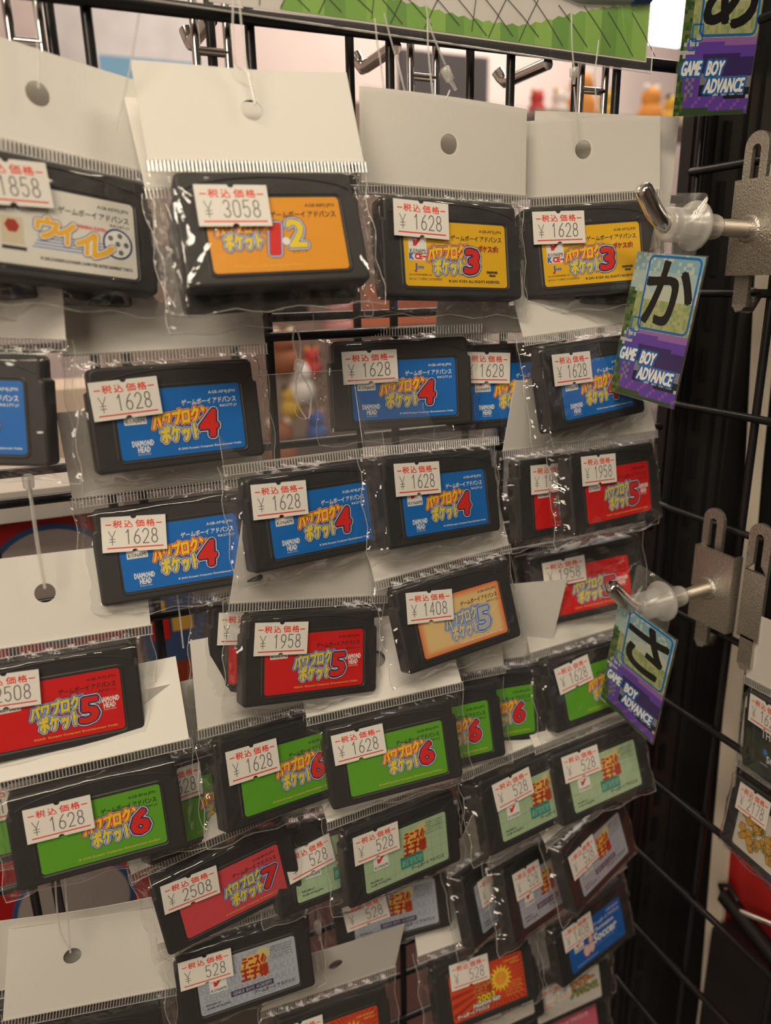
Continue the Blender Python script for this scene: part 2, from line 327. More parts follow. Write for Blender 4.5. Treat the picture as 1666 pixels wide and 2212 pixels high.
FACE = {'we': (0.78, 0.76, 0.70), 'p12': (0.86, 0.36, 0.02), 'p3': (0.86, 0.50, 0.01), 'p4': (0.0, 0.16, 0.58), 'p5': (0.72, 0.008, 0.010), 'p5g': (0.80, 0.58, 0.26), 'p6': (0.12, 0.40, 0.02),
        'p7': (0.70, 0.07, 0.09), 'tg': (0.42, 0.58, 0.36), 'tb': (0.46, 0.50, 0.58), 'sc': (0.01, 0.13, 0.52), 'pr': (0.70, 0.07, 0.015), 'fp': (0.72, 0.69, 0.63), 'bk': (0.015, 0.015, 0.02), 'rb': (0.66, 0.62, 0.54), 'pk': (0.75, 0.16, 0.25)}
def art(kind):
    b = MB(); f = ink('label_' + kind, FACE[kind], 0.32); b.poly(rrect(-21, -11.25, 21, 11.25, 1.2, 5), 0.06, f)
    z = 0.08; tx = WHITE if kind in ('p4', 'sc', 'bk') else BLACK
    def T(t, x0, y0, x1, y1, m, **k): b.text(t, bx(x0, y0, x1, y1), k.pop('z', z), m, **k)
    def gba(code, rk, x0=21.5, x1=40.3, y=4.3):
        T('ゲームボーイ', x0, y, x0 + (x1 - x0) * .53, y + 1.9, tx, bold=.06, res=1); T('アドバンス', x0 + (x1 - x0) * .57, y, x1, y + 1.9, tx, bold=.06, res=1)
        T(code, x1 - 9.4, 2.0, x1, 3.3, tx, bold=.025, res=1)
        if rk: T(rk, x1 - 5.8, 6.9, x1, 8.0, tx, bold=.02, res=1)
    def copy(t, m, x0=19.5, x1=40.5, y=20.2): T(t, x0, y, x1, y + .95, m, bold=.03, res=1)
    def kon(x, y, s=1.0):
        s *= 1.15; b.poly([(p[0], p[1]) for p in (Lc(x, y + 5.6 * s), Lc(x + 6.2 * s, y + 5.6 * s), Lc(x + 6.2 * s, y), Lc(x, y))], z, WHITE)
        T('KONAMI', x + .5, y + 4.1 * s, x + 5.8 * s, y + 5.2 * s, BLACK, bold=.03, res=1, z=z + .02)
        cx, cy = Lc(x + 3.1 * s, y + 2.0 * s); b.add([(cx - 1.7, cy - 1.4, z + .02), (cx - .5, cy - 1.4, z + .02), (cx + 1.7, cy + 1.3, z + .02), (cx + .3, cy + 1.3, z + .02), (cx - .6, cy + .2, z + .02), (cx - 1.7, cy + .9, z + .02)], [(0, 1, 2, 3, 4), (0, 4, 5)], REDP)
    def logo(n, x0=11.2, y0=7.0, s=1.0, fill=YEL, c1=REDP, c2=BLP, outer=NAVY, nfill=REDP):
        T('パワプロクン', x0, y0 + .3, x0 + 19.0 * s, y0 + 5.4 * s, fill, rot=.10, bold=.32, shear=.15, outl=((1.1, outer), (.8, WHITE), (.66, c1)))
        T('ポケット', x0 + 2.3 * s, y0 + 5.2 * s, x0 + 15.2 * s, y0 + 10.9 * s, fill, rot=.05, bold=.34, z=z + .07, outl=((1.1, outer), (.82, WHITE), (.6, c2)))
        if n: T(n, x0 + 15.8 * s, y0 + 1.6 * s, x0 + 21.6 * s, y0 + 10.2 * s, nfill, bold=.55, z=z + .14, shear=.1, outl=((1.6, outer), (1.35, WHITE), (1.05, outer)))
    def dh(x, y, m):
        T('DIAMOND', x, y, x + 7.0, y + 1.9, m, bold=.09, res=1); T('HEAD', x + 1.6, y + 2.1, x + 5.6, y + 4.0, m, bold=.09, res=1); T('PRODUCTION', x + 1.5, y + 4.4, x + 5.6, y + 4.9, m, res=1)
    if kind == 'p4': gba('AGB-AP4J-JPN', 'RK277-J1'); kon(2.2, 4.6); logo('4'); dh(3.8, 16.4, WHITE); copy('© 2002 Konami Computer Entertainment Osaka', WHITE, 18.5)
    elif kind == 'p5': gba('AGB-A5PJ-JPN', 'RK321-J1'); kon(2.2, 2.6); logo('5', 12.0, 7.4, c1=BLP, nfill=REDP); dh(34, 9.8, WHITE); copy('©2003  Konami Computer Entertainment Osaka', GOLD, 12, 39.5)
    elif kind == 'p5g':
        for k in range(6):
            q = rrect(-21, -11.25, 21, 11.25, 1.2, 5); r_ = rrect(-21 + .5 * (k + 1), -11.25 + .45 * (k + 1), 21 - .5 * (k + 1), 11.25 - .45 * (k + 1), 1.2, 5); p_ = rrect(-21 + .5 * k, -11.25 + .45 * k, 21 - .5 * k, 11.25 - .45 * k, 1.2, 5); n = len(r_)
            t = 1 - k / 6; m = ink('amber_edge_%s' % 'abcdef'[k], (0.80, 0.58 - .38 * t, 0.26 - .20 * t)); b.add([(p[0], p[1], .07) for p in p_ + r_], [(i, (i + 1) % n, n + (i + 1) % n, n + i) for i in range(n)], m)
        gba('AGB-A5PJ-JPN', 'RK321-J1'); logo('5', 12.6, 7.6, fill=ink('pale_gold_print', (.75, .62, .30)), c1=BLP, c2=BLP, outer=BLP, nfill=GRYP); copy('© 2003 Konami Computer Entertainment Osaka', WHITE, 18, 39.5)
    elif kind == 'p6': gba('AGB-BP6J-JPN', 'RK340-J1'); logo('6', 15.2, 6.2); copy('© 2003 Konami Computer Entertainment Studios', GOLD, 12, 39.5)
    elif kind == 'p7': gba('AGB-BP7J-JPN', 'RK360-J1', 22); logo('7', 17.5, 7.0, c1=BLP); copy('© 2004 Konami Computer Entertainment', GOLD, 16, 38)
    elif kind == 'p12':
        gba('AGB-B8PJ-JPN', None, 19.5); logo(None, 2.6, 6.2, .86)
        T('1', 18.6, 8.2, 21.2, 17.2, REDP, bold=.5, shear=.15, outl=((1.3, NAVY), (1.0, WHITE), (.7, BLP))); T('2', 24, 7.0, 29.5, 15.2, YEL, bold=.4, outl=((1.3, NAVY), (1.0, WHITE), (.7, BLP)))
        cx, cy = Lc(23.2, 13.4); b.poly(circ(cx, cy, 1.2), z + .05, WHITE); T('セカンド', 24.5, 16.4, 29.5, 17.2, BLACK, res=1); copy('© Konami Computer Entertainment', GOLD, 6, 28)
    elif kind == 'p3':
        gba('AGB-AP3J-JPN', None, 19); kon(1.8, 5.0); T('ポケスポ!', 30.2, 7.6, 38.6, 9.8, ink('brown_print', (.20, .04, .01)), bold=.12, outl=((.35, ORA),), res=1); logo('3', 9.4, 7.8, .95)
        b.poly([Lc(1.6, 13.6), Lc(8.8, 13.6), Lc(8.8, 11.0), Lc(1.6, 11.0)], z, WHITE); T('K', 2.0, 11.3, 3.6, 13.3, BLP, bold=.2, z=z + .02); T('CE', 4.2, 11.4, 7.0, 13.2, REDP, bold=.2, z=z + .02); b.poly([Lc(7.2, 12.6), Lc(8.7, 12.6), Lc(8.7, 12.0), Lc(7.2, 12.0)], z + .02, REDP)
        T('NPB', 5.2, 15.6, 7.4, 16.5, BLP, bold=.08, res=1); b.poly([Lc(4.2, 17.0), Lc(4.9, 17.0), Lc(4.9, 14.6), Lc(4.2, 14.6)], z, BLP); b.poly(circ(*Lc(4.2, 17.3), .5, 10), z + .02, REDP)
        T('(社)日本野球機構公認', 1.4, 18.2, 10.5, 19.1, BLACK, res=1); T('IBM BIS プロ野球 公式記録使用', 1.4, 19.6, 14.5, 20.5, BLACK, res=1)
        T('© 2001 KCEO ALL RIGHTS RESERVED.', 17.2, 20.0, 39, 21.0, BLACK, bold=.05, res=1); T('DIAMOND', 33.4, 16.6, 38, 17.5, BLACK, bold=.1, res=1); T('HEAD', 34.4, 17.8, 37.1, 18.6, BLACK, bold=.1, res=1)
    elif kind == 'we':
        gba('AGB-AEWJ-JPN', 'RK287-J1', 19.5); kon(2, 1.5)
        for k in range(5): b.poly([Lc(14 - k * .6, 13.4 + k * .9), Lc(33, 13.4 + k * .9), Lc(33, 13.1 + k * .9), Lc(14 - k * .6, 13.1 + k * .9)], z, BLP)
        cx, cy = Lc(36.4, 12.6); b.poly(circ(cx, cy, 4.6, 28), z + .01, NAVY); b.poly(circ(cx, cy, 4.0, 28), z + .02, WHITE)
        for a in range(6):
            ra = 2.6 if a else 0; b.poly(circ(cx + ra * math.cos(a * 1.2566), cy + ra * math.sin(a * 1.2566), .9, 5), z + .03, GREY)
        for t, x0, x1, y0, y1 in (('ウ', 13, 19, 8.2, 14), ('イ', 18.6, 23.6, 9, 15), ('イ', 24, 29.2, 10.8, 17), ('レ', 28.8, 35, 11, 17.6)):
            T(t, x0, y0, x1, y1, ink('amber_print', (.90, .48, .02)), bold=.45, shear=.12, z=z + .05, outl=((1.0, NAVY), (.75, WHITE)))
        T('WINNING ELEVEN', 24, 8.6, 33, 9.6, REDP, res=1, bold=.06); T('© 2002 KONAMI & KONAMI COMPUTER ENTERTAINMENT TOKYO', 13.5, 19.4, 40.5, 20.4, BLACK, bold=.05, res=1)
        b.poly([Lc(3.5, 17), Lc(9.5, 17), Lc(9.5, 9.5), Lc(3.5, 9.5)], z, ink('crest_paper', (.7, .6, .45))); b.poly(circ(*Lc(6.5, 12), 2.0, 6), z + .02, CRIM); b.poly([Lc(3.5, 18.6), Lc(10, 18.6), Lc(10, 17.6), Lc(3.5, 17.6)], z, BLACK)
    elif kind in ('tg', 'tb'):
        if kind == 'tg':
            for k in range(1, 9): b.poly([Lc(k * 4.8 - .12, 22.2), Lc(k * 4.8 + .12, 22.2), Lc(k * 4.8 + .12, .3), Lc(k * 4.8 - .12, .3)], z - .005, LINE)
            for k in range(1, 5): b.poly([Lc(.3, k * 4.8 + .12), Lc(41.7, k * 4.8 + .12), Lc(41.7, k * 4.8 - .12), Lc(.3, k * 4.8 - .12)], z - .004, LINE)
            b.poly([Lc(17.5, 18.6), Lc(29, 18.6), Lc(29, 13.2), Lc(17.5, 13.2)], z, TEAL); T('AIM AT THE VICTORY!', 18, 14.6, 28.5, 17.8, ink('mint_print', (.2, .5, .4)), z=z + .02, bold=.1, res=1)
            T('ゲームボーイ アドバンス', 22.5, 18.9, 39.5, 20.7, BLACK, bold=.07, res=1); lx, cd = 18.5, 'AGB-AVAJ-JPN'
        else:
            for r in range(5):
                T('SEIGAKU SEIGAKU', -.2 + (r % 2) * 1.5 + .6, 1.2 + r * 4.3, 40.5, 4.6 + r * 4.3, ink('ghost_print', (.36, .41, .50)), bold=.15, z=z - .012, res=1)
            b.poly([Lc(12.8, 18.4), Lc(31, 18.4), Lc(31, 15.9), Lc(12.8, 15.9)], z + .03, ink('indigo_print', (.05, .04, .14))); T('GENIUS  BOYS  ACADEMY', 13.6, 16.4, 30.2, 17.9, GRYP, z=z + .05, res=1, bold=.04)
            T('ゲームボーイ アドバンス', 22.5, 18.8, 39.8, 20.5, BLACK, bold=.07, res=1); lx, cd = 17.0, 'AGB-ATIJ-JPN'
        b.poly(circ(*Lc(lx + 11, 3.6), 2.9, 18), z, ink('ball_print', (.66, .58, .28))); b.poly(circ(*Lc(lx + 6.5, 7.6), 5.4, 26, 5.0), z + .01, GOLD)
        T('テニスの', lx + 2, 3.4, lx + 12, 7.8, CRIM, bold=.3, z=z + .03, outl=((.4, GOLD),), res=1); T('王子様', lx + 1, 8.0, lx + 12.4, 13.4, CRIM, bold=.4, z=z + .05, outl=((.4, GOLD),), res=1)
        kon(4.6, 7.6); T('RK285-J1', 2.4, 18.2, 8.2, 19.2, BLACK, bold=.05, res=1); T(cd, 2.4, 19.8, 12.0, 20.8, BLACK, bold=.05, res=1)
        for k in range(5): T(['©許斐剛 TK WORKS/', '集英社 テレビ東京 NAS', '©2002 KONAMI &', 'Konami Computer', 'Entertainment Japan'][k], 31, 1.6 + 1.2 * k, 40.2, 2.5 + 1.2 * k, BLACK, res=1)
    elif kind == 'sc':
        gba('AGB-A00J-JPN', None, 20, 40); T('Soccer', 18.5, 10.2, 36.5, 15.0, WHITE, bold=.3, shear=.2); T('Formation', 21, 7.4, 35, 9.6, WHITE, bold=.1, shear=.2, res=1)
        for x, y, rx, ry in ((12.5, 15.6, 2.2, 3.1), (16.2, 15.3, 2.0, 2.9), (16.4, 11.2, 1.4, 2.4)): b.poly(circ(*Lc(x, y), rx + .35, 20, ry + .35), z, REDP); b.poly(circ(*Lc(x, y), rx, 20, ry), z + .02, ink('skin_print', (.8, .62, .55)))
        kon(4, 6.5); T('ゲームボーイ アドバンス', 18, 16.0, 34, 17.2, PALEB, res=1); copy('© Konami Entertainment', PALEB, 4, 20)
    elif kind == 'pr':
        cx, cy = Lc(28.5, 9.6); n = 40
        for k in range(n):
            a = 2 * PI * k / n; a2 = a + PI / n * .9; R1, R2 = 6.5, 30
            def cl(x, y):
                t = 1.0
                for lim, c0, c in ((20.6, cx, x), (-20.6, cx, x), (10.8, cy, y), (-10.8, cy, y)):
                    if (lim > 0 and c > lim) or (lim < 0 and c < lim): t = min(t, (lim - c0) / (c - c0))
                return (cx + (x - cx) * t, cy + (y - cy) * t)
            p = [(cx + R1 * math.cos(a), cy + R1 * math.sin(a)), cl(cx + R2 * math.cos(a), cy + R2 * math.sin(a)), cl(cx + R2 * math.cos(a2), cy + R2 * math.sin(a2))]
            b.poly(p, z - .01, ink('deep_red_print', (.40, .03, .01)))
        st = [(cx + (6.8 if k % 2 else 4.2) * math.cos(PI * k / 16), cy + (6.8 if k % 2 else 4.2) * math.sin(PI * k / 16)) for k in range(32)]
        b.add([(cx, cy, z)] + [(p[0], p[1], z) for p in st], [(0, 1 + k, 1 + (k + 1) % 32) for k in range(32)], YEL); b.poly(circ(cx, cy, 3.6, 24), z + .02, GOLD); b.poly(circ(cx, cy, 3.1, 24), z + .03, ORA)
        T('S', cx + 20.2, 8.0, cx + 22.0, 11.3, GOLD, z=z + .05)
        T('テニスの', 14, 6.2, 23, 9.6, CRIM, bold=.3, z=z + .03, outl=((.4, GOLD),), res=1); T('王子様', 13, 9.8, 23, 14.2, CRIM, bold=.3, z=z + .03, outl=((.4, GOLD),), res=1)
        T('2003', 14, 14.0, 24, 17.0, YEL, bold=.2, z=z + .07, outl=((.4, BLACK),)); T('PASSION RED', 11.5, 17.2, 27, 18.9, WHITE, bold=.15, shear=.2, z=z + .05, outl=((.4, BLACK),), res=1)
        T('ゲームボーイ アドバンス', 2.2, 19.4, 20, 21.3, WHITE, bold=.12, z=z + .05, outl=((.25, BLACK),), res=1); T('AGB-AVRJ-JPN', 31, 2.0, 40, 3.0, GOLD, res=1, bold=.05); T('RK306-J1', 35, 3.6, 40, 4.6, GOLD, res=1, bold=.05)
        for k in range(5): T(['©許斐剛 TK WORKS/集英社', 'テレビ東京 NAS', '© 2003 KONAMI', 'Konami Computer', 'Entertainment'][k], 30.5, 12.6 + 1.4 * k, 40, 13.6 + 1.4 * k, GOLD, res=1)
    elif kind == 'fp':
        T('ファイアー', 20, 4.5, 38, 9.5, ORA, bold=.4, rot=.05, outl=((.8, BLACK),)); T('アドバンス', 22, 10, 40, 15, ink('olive_print', (.4, .42, .1)), bold=.4, rot=.05, outl=((.8, BLACK),))
        T('J-LEAGUE', 2, 10, 9, 12, BLP, bold=.1, res=1); T('KONAMI', 2, 13, 9, 14.6, REDP, bold=.1, res=1)
        for k in range(4): T('AGB-AFJJ-JPN ゲームボーイ アドバンス', 2, 16 + 1.4 * k, 20 + 3 * k, 17 + 1.4 * k, BLACK, res=1)
    elif kind == 'bk': T('THE', 4, 4.5, 12, 8.2, WHITE, bold=.1); T('SIMPLE', 13, 4.5, 30, 8.2, WHITE, bold=.1); T('SOUND', 8, 15, 24, 18, WHITE, bold=.1); b.poly(circ(*Lc(7, 14), 1.6, 5), z, BLP); T('GAMES', 4, 19, 9, 20, PALEB, res=1)
    elif kind == 'rb':
        rnd = random.Random(3); AM = ink('amber_blob', (.62, .34, .05)); GN = ink('green_dot', (.10, .22, .10)); BN = ink('brown_line', (.10, .04, .02))
        for k in range(60):
            x, y = rnd.uniform(4, 39), rnd.uniform(3.5, 19.5); r = rnd.uniform(1.5, 2.8); zz = z + .008 * k
            b.poly([(x - 21 + (r + .3) * math.cos(a + x), 11.25 - y + (r + .3) * .8 * math.sin(a + x)) for a in (0, 1.2, 2.4, 3.6, 5)], zz, BN); b.poly([(x - 21 + r * math.cos(a + x), 11.25 - y + r * .8 * math.sin(a + x)) for a in (0, 1.2, 2.4, 3.6, 5)], zz + .003, AM)
            if k % 3 == 0: b.poly(circ(x - 21, 11.25 - y, r * .5, 10), zz + .006, GN)
    elif kind == 'pk': T('ゲームボーイ アドバンス', 8, 3, 36, 6, WHITE, bold=.1, res=1)
    return b.mesh('label_' + kind)
ARTS = {}
def art_mesh(k):
    if k not in ARTS: ARTS[k] = art(k)
    return ARTS[k]

# ------------------------------------------------------------------ cartridge shell
def shell_mesh():
    xl, xr, yb, yt = -29.3, 27.7, -15.0, 19.3; n = 6
    def outline(d):
        o = []
        def arc(cx, cy, r, a0, a1):
            for k in range(n + 1): a = math.radians(a0 + (a1 - a0) * k / n); o.append((cx + r * math.cos(a), cy + r * math.sin(a)))
        r = 1.6; X0, X1, Y0, Y1 = xl + d, xr - d, yb + d, yt - d
        arc(X1 - 1.2 - 2.2, Y1 - 2.2, 2.2, 0, 90); arc(X0 + 1.2 + 2.2, Y1 - 2.2, 2.2, 90, 180)
        o.append((X0 + 1.2, 12.2 - d)); o.append((X0, 11.4 - d)); arc(X0 + r, Y0 + r, r, 180, 270); arc(X1 - r, Y0 + r, r, 270, 360); o.append((X1, 11.4 - d)); o.append((X1 - 1.2, 12.2 - d)); return o
    b = MB(); rings = [(1.0, 0.0), (.35, -.25), (.05, -.8), (0, -1.2), (0, -7.0), (.6, -7.8)]
    R_ = [[(x, y, w_) for x, y in outline(d)] for d, w_ in rings]; m = len(R_[0])
    vs = [v for r in R_ for v in r]; fs = [(i * m + k, (i + 1) * m + k, (i + 1) * m + (k + 1) % m, i * m + (k + 1) % m) for i in range(len(R_) - 1) for k in range(m)]
    b.add(vs, fs, PLAST); b.add(R_[0], [tuple(range(m))], PLAST); b.add(R_[-1], [tuple(reversed(range(m)))], PLAST)
    # side parting line, raised rim round the label, grip arch and embossed words
    A = rrect(-21.5, -11.75, 21.5, 11.75, 1.5, 5); B_ = rrect(-21.9, -12.15, 21.9, 12.15, 1.8, 5); Cc = rrect(-22.4, -12.6, 22.4, 12.6, 2.2, 5); k = len(A)
    b.add([(x, y, .0) for x, y in A] + [(x, y, .28) for x, y in B_] + [(x, y, 0.0) for x, y in Cc], [(i, (i + 1) % k, k + (i + 1) % k, k + i) for i in range(k)] + [(k + i, k + (i + 1) % k, 2 * k + (i + 1) % k, 2 * k + i) for i in range(k)], PLAST)
    b.tube([(-26 + 51 * t, 13.6 + 4.0 * math.sin(PI * t) ** .6, .0) for t in [i / 20 for i in range(21)]], .35, PLAST, 6)
    b.text('GAME BOY', (-15, 13.4, -2.5, 15.4), .1, PLAST, bold=.12); b.text('ADVANCE', (-.5, 13.2, 13, 15.6), .1, PLAST, bold=.12)
    return b.mesh('cartridge')
SHELL = shell_mesh()

# ------------------------------------------------------------------ price stickers
STK = {}
def _arc(cx, cy, rx, ry, a0, a1, n=8): return [(cx + rx * math.cos(math.radians(a0 + (a1 - a0) * k / n)), cy + ry * math.sin(math.radians(a0 + (a1 - a0) * k / n))) for k in range(n + 1)]
DIG = {'0': [_arc(.5, .72, .5, .28, 0, 180) + _arc(.5, .28, .5, .28, 180, 360) + [(1, .72)]], '1': [[(.2, .8), (.55, 1), (.55, 0)]],
 '2': [_arc(.5, .72, .5, .28, 170, -20) + [(.75, .42), (0, 0), (1, 0)]], '3': [_arc(.5, .75, .45, .25, 160, -90), _arc(.5, .25, .5, .25, 90, -160)],
 '4': [[(.75, 0), (.75, 1), (0, .3), (1, .3)]], '5': [[(.92, 1), (.1, 1), (.05, .55)] + _arc(.48, .32, .5, .32, 110, -150)],
 '6': [[(.85, 1), (.3, .72)] + _arc(.5, .28, .5, .28, 160, 520, 14)], '7': [[(0, 1), (1, 1), (.35, 0)]],
 '8': [_arc(.5, .76, .42, .24, 0, 360, 14), _arc(.5, .26, .5, .26, 0, 360, 14)], '9': [_arc(.5, .72, .5, .28, 0, 360, 14), [(1, .72), (.7, .25), (.2, 0)]],
 'Y': [[(0, 1), (.5, .5), (1, 1)], [(.5, .5), (.5, 0)], [(.1, .42), (.9, .42)], [(.1, .22), (.9, .22)]]}
def strokes(b, ch, x0, y0, x1, y1, t, z, m):
    for ln_ in DIG[ch]:
        P = [(x0 + (x1 - x0) * p[0], y0 + (y1 - y0) * p[1]) for p in ln_]
        for k in range(len(P) - 1):
            (ax, ay), (bx_, by) = P[k], P[k + 1]; L_ = math.hypot(bx_ - ax, by - ay) or 1; ux, uy = (bx_ - ax) / L_ * t * .5, (by - ay) / L_ * t * .5
            b.poly([(ax - ux + uy, ay - uy - ux), (bx_ + ux + uy, by + uy - ux), (bx_ + ux - uy, by + uy + ux), (ax - ux - uy, ay - uy + ux)], z + k * .0006, m)
def sticker_mesh(price):
    if price in STK: return STK[price]
    b = MB(); w2, h2 = 10.8, 6.2; pts = [(-w2, -h2)]
    for s, y in ((1, -h2), (-1, h2)):
        if s < 0: pts += [(w2, -h2), (w2, h2)]
        for k in range(7):
            a = PI * k / 6; pts.append((-s * 1.0 * math.cos(a), y + s * .9 * math.sin(a)))
    pts.append((-w2, h2))
    b.poly(pts, 0.02, PAPER); b.poly(list(reversed(pts)), -.04, PAPER)
    for x0, x1, t in ((-6.9, -3.9, '税'), (-3.2, -.4, '込'), (.6, 3.6, '価'), (4.2, 7.1, '格')): b.text(t, (x0, 2.3, x1, 4.8), .04, RED, bold=.07, res=1)
    for x0 in (-9.4, 7.5): b.poly([(x0, 3.2), (x0 + 2.0, 3.2), (x0 + 2.0, 3.6), (x0, 3.6)], .04, RED)
    b.poly([(-9.2, -5.0), (9.6, -5.0), (9.6, -4.55), (-9.2, -4.55)], .04, RED)
    strokes(b, 'Y', -8.5, -3.6, -6.3, 1.2, .26, .04, GREY); wd = 2.95; x0 = 8.4 - len(price) * wd
    for i, ch in enumerate(price): strokes(b, ch, x0 + i * wd + .35, -3.5, x0 + i * wd + 2.25, 1.5, .36, .04, GREY)
    STK[price] = b.mesh('price_sticker_' + price); return STK[price]

# ------------------------------------------------------------------ clear bag, ribbed seal, header
def bag_mesh(seed):
    rnd = random.Random(seed); b = MB(); NX, NY = 84, 60; X0, X1, Y0, Y1 = -34.5, 34.0, -20.5, 24.0
    cr = []   # creases: origin at cart corners, direction outward/inward
    for cx, cy, sx, sy in ((-29.3, -15, -1, -1), (27.7, -15, 1, -1), (-29.3, 17, -1, 1), (27.7, 17, 1, 1)):
        for k in range(4):
            a = math.atan2(sy, sx) + rnd.uniform(-.75, .75) + (PI if k % 2 else 0); cr.append((cx, cy, math.cos(a), math.sin(a), rnd.uniform(6, 22), rnd.uniform(.25, .55), rnd.uniform(.5, 1.1)))
    for k in range(7):
        a = rnd.choice((0.1, -.1, 1.4, .6, -.5)) + rnd.uniform(-.2, .2); cr.append((rnd.uniform(-25, 22), rnd.uniform(-13, 17), math.cos(a), math.sin(a), rnd.uniform(8, 20), rnd.uniform(.10, .26), rnd.uniform(.4, .9)))
    for k in range(9):      # long folds down the slack sides
        x = rnd.choice((-31.2, -32.4, 29.8, 31.2, 32.3)) + rnd.uniform(-.5, .5); cr.append((x, rnd.uniform(-18, 6), rnd.uniform(-.12, .12), 1.0, rnd.uniform(8, 22), rnd.uniform(.9, 1.8), rnd.uniform(.5, 1.0)))
    for k in range(4):
        cr.append((rnd.uniform(-28, 10), rnd.choice((-17.0, -18.3, 19.0, 20.2)), 1.0, rnd.uniform(-.08, .08), rnd.uniform(8, 24), rnd.uniform(.7, 1.4), rnd.uniform(.5, .9)))
    ph = [rnd.uniform(0, 6) for _ in range(6)]
    def H(x, y):
        dx = max(-29.0 - x, x - 27.4, 0); dy = max(-14.8 - y, y - 17.5, 0); d = math.hypot(dx, dy)
        h = .55 - min(7.2, max(0, d - .6) * 1.55 + .35 * max(0, d - 1) ** 1.2 * (.5 + .5 * math.sin(ph[4] + 0.9 * x + 1.1 * y))) if d > 0 else .55
        if d < 1.5: h += .16 * math.sin(x * .35 + ph[0]) * math.sin(y * .5 + ph[1]) + .12
        else: h += .55 * math.sin(x * .8 + ph[2] + 1.5 * math.sin(y * .3)) * math.sin(y * .65 + ph[3])
        for cx, cy, ux, uy, ln, am, wd in cr:
            px, py = x - cx, y - cy; s = px * ux + py * uy; t = -px * uy + py * ux
            if -1 < s < ln: h += am * max(0, 1 - abs(t) / wd) * math.sin(PI * (s + 1) / (ln + 1)) ** .5
        return max(h, -7.4)
    vs = []
    for j in range(NY + 1):
        for i in range(NX + 1):
            x = X0 + (X1 - X0) * i / NX; y = Y0 + (Y1 - Y0) * j / NY
            e = .7 * math.sin(y * .35 + ph[5]) * (abs(i / NX - .5) * 2) ** 8 * (1 if i > NX / 2 else -1); f = .8 * math.sin(x * .3 + ph[0]) * (1 - j / NY) ** 6
            vs.append((x + e, y + f, H(x, y)))
    b.add(vs, [(j * (NX + 1) + i, j * (NX + 1) + i + 1, (j + 1) * (NX + 1) + i + 1, (j + 1) * (NX + 1) + i) for j in range(NY) for i in range(NX)], FILM, True)
    BK = [(X0, Y0), (X1, Y0), (X1, Y1), (X0, Y1)]; b.poly([(x, y) for x, y in BK], -8.3, FILM)
    for p, q in ((0, NX), ):
        vs2 = [vs[i] for i in range(0, NX + 1, 4)]; n = len(vs2); b.add(vs2 + [(v[0], v[1], -8.2) for v in vs2], [(k + 1, k, n + k, n + k + 1) for k in range(n - 1)], FILM, True)
    # welded side edges catch the light
    b.tube([vs[j * (NX + 1)] for j in range(0, NY + 1, 4)], .16, TIE, 4); b.tube([vs[j * (NX + 1) + NX] for j in range(0, NY + 1, 4)], .16, TIE, 4)
    b.tube([vs[i] for i in range(0, NX + 1, 6)], .14, TIE, 4)
    return b.mesh('bag')
BAGS = [bag_mesh(s) for s in (11, 22, 33, 44, 55)]
def rib_mesh():
    b = MB(); yb, yt = 20.6, 24.0; n = 60
    for k in range(n):
        x = -34.0 + 67.6 * k / (n - 1); b.tube([(x, yb, -3.0), (x + .12, yt, -3.0)], .26, RIB, 5)
    b.poly([(-34.5, yb), (34, yb), (34, yt), (-34.5, yt)], -3.35, FILM)
    b.tube([(-34.5, yt + .1, -3.0), (34, yt + .1, -3.0)], .2, TIE, 5); b.tube([(-34.5, yb, -3.0), (34, yb, -3.0)], .2, TIE, 5)
    return b.mesh('ribbed_seal')
RIBM = rib_mesh()
